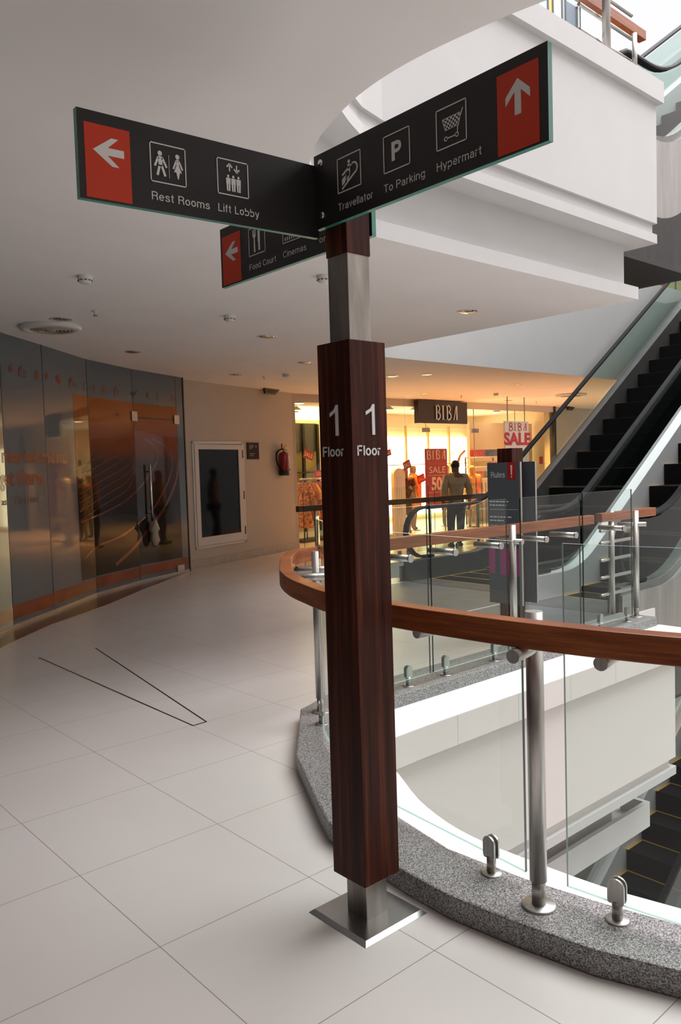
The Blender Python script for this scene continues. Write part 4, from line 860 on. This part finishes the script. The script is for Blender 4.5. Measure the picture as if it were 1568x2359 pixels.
gl = [('cl_br','rust garment at the near end of the rack'),('cl_pe','plain peach garment, second on the rack'),('cl_br','rust striped garment, third on the rack'),('cl_or','orange garment in mid rack'),('cl_tan','tan garment in mid rack beside the orange one'),('cl_or','orange garment nearest the signpost edge'),('cl_blue','blue garment at the far end of the rack')]
for k,(m_,l) in enumerate(gl): garment(10.22+k*.135,12.77+k*.026,M[m_],-.75,.50 if k<2 else .42,l)
garment(10.08,12.70,M['cl_pr'],-.75,.30,'long printed garment hanging lowest on the rack')
# tags and notices
def tagcard(x,y,z,w,h,rot,label,txt,m='poster',hang=0.):
    t = thing('price_tag' if txt!='' else 'notice',label,'sign',(x,y,z)); fr = frame((x,y,z),(1,0,0),(0,-1,0)); c_,s_ = math.cos(rot),math.sin(rot)
    f2 = lambda px,py,hh: fr(px*c_-py*s_,px*s_+py*c_,hh)
    b = B(); b.prism([(0,0),(w,0),(w,h),(0,h)],-.006,0,f2); b.build('card',M[m],t)
    if hang:
        b = B(); q = f2(w/2,h,-.003); b.tube([q,(q.x,q.y,hang)],.002,5); b.build('thread',M['steeld'],t)
    if txt: b = B(); add_text(b,txt,f2,w*.08,h*.25,w*.84,h*.5,.001,.01); b.build('print',M['postw'],t)
tagcard(11.70,14.6,1.80,.30,.20,-.32,'tilted sale card hanging in front of the olive display unit','SALE',hang=3.2); tagcard(10.50,12.72,1.33,.30,.15,0,'twenty percent card standing on the clothes rack','20%','saler')
tagcard(11.84,11.95,1.72,.17,.13,.25,'sale card tilted upwards, right beside the signpost','SALE',hang=3.2); tagcard(11.93,11.5,1.42,.22,.17,.35,'sale card tilted over the white gate pedestal','SALE',hang=2.95); tagcard(12.88,12.0,1.10,.24,.18,.30,'sale card hanging beside the red poster','SALE',hang=3.2)
tagcard(14.55,15.19,1.83,.14,.09,0,'small pale red card on the glowing panel','50','pinkl'); tagcard(17.25,11.835,1.46,.16,.19,0,'small square notice on the glass near the shop end post','','poster')
# security gate pedestals
def pedestal(x,y,label):
    t = thing('security_gate',label,'security gate',(x,y,0),'white gate pedestals at the shop door')
    fr = lambda px,pz,h: (x+px,y+h,pz)
    out = [(-.17,.10),(.17,.10),(.17,1.33)]+[(.17*math.cos(a),1.33+.14*math.sin(a)) for a in [k*math.pi/10 for k in range(1,10)]]+[(-.17,1.33)]
    b = B(); b.prism(out,-.04,.04,fr); b.build('body',M['plastic'],t)
    b = B(); b.box((x-.22,y-.10,0),(x+.22,y+.10,.10),.01); b.build('foot',M['plastic'],t)
    for px in (-.06,.0,.06): b = B(); b.box((x+px-.02,y-.048,.25),(x+px+.02,y-.04,1.28)); b.build('ridge',M['cream'],t)
    return t
p1 = pedestal(11.85,11.62,'white security gate pedestal with rounded top beside the signpost'); 
# dark fascia sign, hanging board, red poster
sg = thing('shop_sign','dark box sign with metal letters over the clothes shop door','sign',(13.3,11.55,2.44))
b = B(); b.box((12.58,11.68,2.43),(14.22,11.80,2.92)); b.build('box',M['biba'],sg)
frb = frame((12.58,11.68,2.43),(1,0,0),(0,-1,0))
def biba(b,fr,x,y,w,h,d,hh):
    # narrow serif capitals B I B A
    u = w/4.1; st = .19*u
    def B_(x0):
        b.prism([(x0,y),(x0+st,y),(x0+st,y+h),(x0,y+h)],hh,hh+d,fr)
        for (cy,ry,rx) in ((y+h*.77,h*.23,u*.42),(y+h*.27,h*.27,u*.5)):
            P = [(x0+st+rx*math.cos(a),cy+ry*math.sin(a)) for a in [math.pi/2-k*math.pi/8 for k in range(9)]]
            for p_,q_ in zip(P,P[1:]): b.prism(bar2(*p_,*q_,st*.8),hh,hh+d,fr)
        b.prism([(x0-st*.7,y),(x0+st*1.4,y),(x0+st*1.4,y+h*.03),(x0-st*.7,y+h*.03)],hh,hh+d,fr); b.prism([(x0-st*.7,y+h*.97),(x0+st*1.4,y+h*.97),(x0+st*1.4,y+h),(x0-st*.7,y+h)],hh,hh+d,fr)
    B_(x); x1 = x+u*1.05
    b.prism([(x1,y),(x1+st,y),(x1+st,y+h),(x1,y+h)],hh,hh+d,fr); b.prism([(x1-st*.8,y),(x1+st*1.8,y),(x1+st*1.8,y+h*.03),(x1-st*.8,y+h*.03)],hh,hh+d,fr); b.prism([(x1-st*.8,y+h*.97),(x1+st*1.8,y+h*.97),(x1+st*1.8,y+h),(x1-st*.8,y+h)],hh,hh+d,fr)
    B_(x+u*1.75); x2 = x+u*2.9
    b.prism(bar2(x2,y,x2+u*.42,y+h,st*.6),hh,hh+d,fr); b.prism([(x2+u*.42,y),(x2+u*.42+st,y),(x2+u*.42+st,y+h),(x2+u*.42,y+h)],hh,hh+d,fr); b.prism(bar2(x2+u*.12,y+h*.45,x2+u*.5,y+h*.45,h*.03),hh,hh+d,fr)
b = B(); biba(b,frb,.54,.08,.84,.32,.03,.0); b.build('lettering',M['bletter'],sg)
hb = thing('hanging_board','white hanging board with red sale lettering near the shop end','sign',(14.45,10.5,1.45),None)
b = B(); b.box((14.02,10.48,1.50),(14.88,10.52,2.42)); b.build('board',M['boardw'],hb)
for x in (14.14,14.76): b = B(); b.tube([(x,10.5,2.40),(x,10.5,2.95)],.012,8); b.build('rod',M['steeld'],hb)
frh = frame((14.02,10.478,1.50),(1,0,0),(0,-1,0))
b = B(); biba(b,frh,.15,.71,.74,.17,.004,.0); b.build('lettering',M['pinkl'],hb)
b = B(); add_text(b,'SALE',frh,-.05,.41,.97,.25,.004,.04); b.build('lettering',M['saler'],hb)
ps = thing('poster_stand','red sale poster on a stand in the shop doorway beside the walking man','poster',(13.14,11.7,0))
b = B(); b.box((12.78,11.69,.55),(13.50,11.71,1.875)); b.build('panel',M['poster'],ps)
for x in (12.87,13.41): b = B(); b.tube([(x,11.70,.0),(x,11.70,.56)],.014,8); b.build('leg',M['steeld'],ps)
b = B(); b.box((12.85,11.55,0),(13.43,11.80,.02)); b.build('foot',M['steeld'],ps)
frp = frame((12.78,11.688,.55),(1,0,0),(0,-1,0))
b = B(); biba(b,frp,.05,1.09,.70,.20,.003,.0); b.build('lettering',M['postw'],ps)
b = B(); add_text(b,'SALE',frp,.11,.79,.54,.14,.002,.0); b.build('lettering',M['postw'],ps)
b = B(); add_text(b,'50',frp,.18,.42,.34,.27,.002,.03); b.build('lettering',M['postw'],ps)
b = B()
b.prism([(.06,.735),(.68,.735),(.68,.743),(.06,.743)],0,.002,frp); b.prism([(.06,.36),(.68,.36),(.68,.368),(.06,.368)],0,.002,frp); b.build('rule',M['postw'],ps)
b = B(); add_text(b,'End of Season',frp,.11,.97,.54,.06,.002,.0); b.build('lettering',M['posts'],ps)
# shelves with folded clothes
tb = thing('display_shelf','cream display shelf holding folded clothes at the right of the door','shelf unit',(15.95,12.6,0))
for z in (.35,.75,1.12,1.42,1.66): b = B(); b.box((15.45,12.45,z),(16.60,12.80,z+.03)); b.build('shelf',M['cream'],tb)
for x in (15.47,16.58): b = B(); b.box((x-.015,12.78,0),(x+.015,12.81,1.70)); b.build('upright',M['steeld'],tb)
def pile(x,y,z,m,w,h,label):
    b = B(); n = 5
    z += .012; h *= .85
    for k in range(n): b.box((x-w/2+random.uniform(0,.02),y-.12,z+h*k/n),(x+w/2-random.uniform(0,.02),y+.12,z+h*(k+.9)/n),.012)
    tag(b.build('folded_garment',m,origin=(x,y,z)),label,'folded clothes','folded clothes on the cream shelf')
pile(15.70,12.6,1.69,M['cl_red'],.34,.20,'red folded garment on top of the cream shelf'); pile(16.20,12.6,1.69,M['cl_grey'],.40,.20,'slate folded garment on top of the cream shelf'); pile(15.80,12.6,1.45,M['cl_yel'],.40,.14,'mustard folded garment on the upper shelf'); pile(16.30,12.6,1.45,M['cl_pe'],.34,.14,'peach folded garment on the upper shelf')
pile(15.67,12.6,1.15,M['cl_or'],.30,.2,'orange folded garment on the middle shelf'); pile(16.02,12.6,1.15,M['cl_gr'],.28,.2,'green folded garment on the middle shelf'); pile(16.35,12.6,1.15,M['cl_red'],.28,.2,'red folded garment on the middle shelf')
# shop lamps
def lamp(x,y,z,label,f=[]):
    if not f:
        t = thing('ceiling_lamp',label,'lamp',(x,y,z),'round lit lamps under the shop ceiling')
        b = B(); b.lathe([(0,.09),(.03,.085),(.10,.03),(.115,.0)],(x,y,z),(0,0,1),20); b.build('shade',M['trimw'],t)
        b = B(); b.lathe([(.108,.004),(.06,-.008),(0,-.01)],(x,y,z),(0,0,1),20); b.build('bulb',M['lampon'],t)
        b = B(); b.tube([(x,y,z+.08),(x,y,3.2)],.008,6); b.build('stem',M['trimw'],t); f.append(t); return
    c = dup(f[0],(x,y,z),label)
for x,y,z,l in ((12.0,12.0,2.72,'lit lamp just right of the signpost casing'),(9.55,12.0,2.78,'lit lamp at the top left of the shop window'),(9.75,12.6,2.80,'second lit lamp at the left of the shop window'),(10.75,13.6,2.80,'lit lamp over the olive display unit'),(11.0,14.0,2.78,'lit lamp beside the signpost, over the rack'),(14.1,13.2,2.86,'lit lamp behind the dark shop sign'),(16.9,12.9,2.85,'lit lamp right of the dark shop sign')): lamp(x,y,z,l)

# ------------------------------------------------------------------ figures
def skin_mesh(name, nodes, edges, m, parent, sub=2, root=0, label=None):
    off = root_off(parent); me = bpy.data.meshes.new(name); me.from_pydata([tuple(Vector(p)-off) for p,r in nodes],edges,[])
    o = bpy.data.objects.new(name,me); COL.objects.link(o); o.parent = parent; me.materials.append(m)
    sk = o.modifiers.new('skin','SKIN'); sk.use_smooth_shade = True
    for i,(p,r) in enumerate(nodes):
        v = me.skin_vertices[0].data[i]; rr = r if isinstance(r,tuple) else (r,r); v.radius = rr; v.use_root = (i==root)
    ss = o.modifiers.new('sub','SUBSURF'); ss.levels = sub; ss.render_levels = sub
    if label: o['label'] = label
    return o
def figure(parent, loc, h, heading, arms, legs, m, hands=True, name='body', head=True):
    # heading: angle of the facing direction; arms/legs: joint positions in units of height (right, forward, up)
    c, s_ = math.cos(heading), math.sin(heading); L = Vector(loc)
    def P(r,f,u): return L+Vector((r*s_+f*c, -r*c+f*s_, u))*h
    nd = [(P(0,0,.52),(.085*h,.062*h)),(P(0,.005,.60),(.078*h,.058*h)),(P(0,.0,.70),(.088*h,.062*h)),(P(0,-.005,.79),(.080*h,.058*h)),(P(0,.0,.845),.034*h),(P(0,.012,.885),(.046*h,.052*h)),(P(0,.012,.935),(.050*h,.058*h)),(P(0,.005,.975),(.034*h,.040*h))]
    if not head: nd = nd[:5]
    ed = [(i,i+1) for i in range(len(nd)-1)]
    def chain(start, pts):
        pr = start
        for p,r in pts: nd.append((P(*p),r*h)); ed.append((pr,len(nd)-1)); pr = len(nd)-1
        return pr
    for a in arms:
        k = chain(3,[(a[0],.036),(a[1],.027),(a[2],.018),(a[3],.022)])
        if hands:
            wv = Vector(a[3])-Vector(a[2]); wv.normalize(); sd_ = wv.cross(Vector((0,1,0))); sd_ = sd_.normalized() if sd_.length>1e-3 else Vector((1,0,0))
            for j in range(-1,3):
                base = Vector(a[3])+wv*.018+sd_*(.0075*(j-.5)); l = (.026,.031,.028,.022)[j+1]
                chain(k,[(tuple(base),.0052),(tuple(base+wv*l*.6+Vector((0,.004,0))),.0047),(tuple(base+wv*l+Vector((0,.012,0))),.0042)])
            th = Vector(a[3])+sd_*.016; chain(k,[(tuple(th+Vector((0,.008,0))),.0058),(tuple(th+wv*.018+Vector((0,.014,0))),.005)])
    for l in legs: chain(0,[(l[0],.056),(l[1],.038),(l[2],.024),(l[3],.022)])
    return skin_mesh(name,nd,ed,m,parent), P
man_loc = (11.1,9.42,0); mh = 1.60; hd = math.radians(62)
man = thing('person','man in a pale loose shirt and dark trousers walking towards the shop','person',man_loc)
armsM = [((-.115,.0,.80),(-.150,-.02,.645),(-.150,.02,.515),(-.148,.03,.475)),((.115,.0,.80),(.155,-.03,.645),(.160,-.01,.505),(.158,-.0,.465))]
legsM = [((-.055,.0,.47),(-.06,.03,.27),(-.062,-.01,.05),(-.062,.05,.018)),((.055,.0,.47),(.065,.04,.275),(.068,.07,.055),(.068,.13,.018))]
body, P = figure(man,man_loc,mh,hd,armsM,legsM,M['skin'])
nd = [(P(0,0,.50),(.108*mh,.080*mh)),(P(0,0,.60),(.100*mh,.075*mh)),(P(0,-.004,.70),(.104*mh,.072*mh)),(P(0,-.006,.79),(.096*mh,.064*mh)),(P(0,-.004,.835),(.050*mh,.044*mh))]; ed = [(0,1),(1,2),(2,3),(3,4)]
for a in armsM:
    n0 = len(nd); nd += [(P(*a[0]),.050*mh),(P(*a[1]),.043*mh),(P(a[2][0],a[2][1],a[2][2]+.02),.032*mh)]; ed += [(3,n0),(n0,n0+1),(n0+1,n0+2)]
skin_mesh('shirt',nd,ed,M['shirt'],man,2,1)
nd = [(P(0,0,.515),(.092*mh,.068*mh))]; ed = []
for l in legsM:
    n0 = len(nd); nd += [(P(*l[0]),.066*mh),(P(*l[1]),.050*mh),(P(l[2][0],l[2][1],l[2][2]-.01),.042*mh)]; ed += [(0,n0),(n0,n0+1),(n0+1,n0+2)]
skin_mesh('trousers',nd,ed,M['trouser'],man,2,0)
b = B()
R = []
for i in range(7):
    a = i/6*math.pi*.64
    R.append([b.bm.verts.new(P(0,.006,.935)+Vector((math.cos(t)*.052*mh*math.sin(a),math.sin(t)*.052*mh*math.sin(a),.060*mh*math.cos(a)))) for t in [2*math.pi*k/18 for k in range(18)]])
for A,C in zip(R,R[1:]):
    for k in range(18): b.bm.faces.new((A[k],A[(k+1)%18],C[(k+1)%18],C[k])).smooth = True
b.bm.faces.new(R[-1]); bmesh.ops.remove_doubles(b.bm,verts=b.bm.verts,dist=1e-5); b.build('hair',M['hair'],man)
for l in legsM:
    b = B(); q0 = P(l[2][0],l[2][1]-.03,.02); q1 = P(l[2][0],l[2][1]+.11,.016); b.tube([q0,q0.lerp(q1,.3),q0.lerp(q1,.7),q1],[.022*mh,.028*mh,.028*mh,.016*mh],10); b.build('shoe',M['shoe'],man)
def mannequin(x,y,h,heading,label,skin,dress,z0=.0,arms=None,scarf=None):
    t = thing('mannequin',label,'mannequin',(x,y,z0))
    arms = arms or [((-.11,0,.80),(-.145,.01,.65),(-.15,.06,.53),(-.15,.08,.49)),((.11,0,.80),(.145,.01,.65),(.14,.08,.54),(.13,.10,.51))]
    legs = [((-.05,0,.47),(-.052,.015,.27),(-.055,0,.05),(-.055,.05,.018)),((.05,0,.47),(.052,.015,.27),(.055,0,.05),(.055,.05,.018))]
    bd_, P = figure(t,(x,y,z0),h,heading,arms,legs,skin,True)
    nd = [(P(0,0,.26),(.13*h,.11*h)),(P(0,0,.42),(.115*h,.095*h)),(P(0,0,.55),(.100*h,.078*h)),(P(0,0,.63),(.084*h,.064*h)),(P(0,0,.72),(.095*h,.070*h)),(P(0,0,.80),(.080*h,.060*h))]; ed = [(i,i+1) for i in range(5)]
    for a in arms:
        n0 = len(nd); nd += [(P(*a[0]),.044*h),(P(*(Vector(a[0]).lerp(Vector(a[1]),.8))),.038*h)]; ed += [(5,n0),(n0,n0+1)]
    skin_mesh('dress',nd,ed,dress,t,2,2)
    if scarf:
        b = B(); b.tube(smooth_path([tuple(P(*q)) for q in ((-.10,.075,.36),(-.09,.085,.60),(-.075,.075,.78),(.0,-.02,.845),(.075,.075,.78),(.05,.09,.60),(.03,.10,.42))],4),.030*h,8); b.build('scarf',scarf,t)
    b = B(); b.lathe([(0,.015),(.16,.012),(.17,0)],(x,y,z0),(0,0,1),20); b.build('stand',M['steeld'],t)
mannequin(12.70,12.25,1.52,math.radians(250),'dark dressed mannequin beside the white gate pedestal',M['manqg'],M['cl_dark'])
mannequin(13.42,12.7,1.56,math.radians(300),'mannequin with an orange scarf left of the red poster',M['manqg'],M['cl_tan'],scarf=M['cl_or'])
mannequin(14.85,12.9,1.55,math.radians(240),'golden mannequin raising one arm above the walking man',M['manq'],M['cl_dark'],arms=[((-.11,0,.80),(-.17,.02,.95),(-.225,.04,1.12),(-.27,.05,1.165)),((.11,0,.80),(.19,.0,.68),(.12,.04,.58),(.10,.06,.56))])
mannequin(14.92,12.15,1.52,math.radians(230),'mannequin draped in orange cloth left of the Rules pillar',M['manq'],M['cl_tan'],scarf=M['cl_or'])
# banner and speaker on the far right wall
bn = thing('wall_banner','pale cloth banner on the far wall behind the escalator','banner',(19.2,11.9,1.6))
fr = frame((18.75,11.97,1.25),(1,.05,0),(.05,-1,0))
b = B(); b.prism([(0,0),(1.1,-.05),(1.1,1.55),(.55,1.60),(0,1.58)],0,.01,fr); b.build('cloth',M['banner'],bn)
s2 = thing('ceiling_speaker','black wedge-shaped speaker under the ceiling behind the escalator handrail','speaker',(18.5,11.75,2.95)); wedge(s2,18.55,11.72,1.2)

# ------------------------------------------------------------------ storey above: balustrade end, shopfronts
ub = thing('balustrade','upper storey railing end with teak rail on the white bulkhead','railing',(6.2,3.55,4.855))
for x,y,z1,r in ((6.20,3.53,5.95,.034),(6.72,3.56,5.22,.022)):
    b = B(); b.tube([(x,y,4.855),(x,y,z1)],r,18); b.build('stanchion',M['steel'],ub)
b = B(); b.box((4.5,3.70,5.38),(7.2,3.77,5.46)); b.build('handrail',M['rwood'],ub)
for z in (5.0,5.2,5.4):
    b = B(); b.tube([(5.9,3.60,z),(6.75,3.60,z)],.016,10); b.build('bar',M['steel'],ub)
panel((3.3,3.60),(4.6,3.62),4.95,6.05,.011,None,ub); panel((4.66,3.62),(5.95,3.62),4.95,6.05,.011,None,ub)
def upper_front(nm, label, zb, zt, cells, V_):
    us = bpy.data.objects.new(nm,None); COL.objects.link(us); us.location = (12,V_,zb); struct(us,label)
    x = 5.0
    for w_,m_ in cells:
        b = B(); b.box((x,V_,zb),(x+w_-.04,V_+.05,zt)); b.build('pane',M[m_],us); b = B(); b.box((x+w_-.04,V_-.04,zb),(x+w_,V_+.05,zt)); b.build('mullion',M['seam'],us); x += w_
upper_front('window_3','coloured shopfront one storey above',4.86,7.7,[(1.5,c) for c in ('panel_b','panel_c','panel_y','panel_n','panel_b','panel_c','panel_o','panel_n','panel_g','panel_o')]+[(.7,c) for c in ('panel_o','panel_g','panel_g','panel_o','panel_g','panel_r','panel_g','panel_g')],11.9)
upper_front('window_4','blue and cream shopfront two storeys above',9.41,13.6,[(3.0,'panel_b'),(3.0,'panel_c'),(3.0,'panel_b'),(3.6,'panel_c'),(.45,'panel_b'),(.22,'panel_y'),(.42,'panel_c'),(.16,'panel_b'),(.55,'panel_n')],11.9)
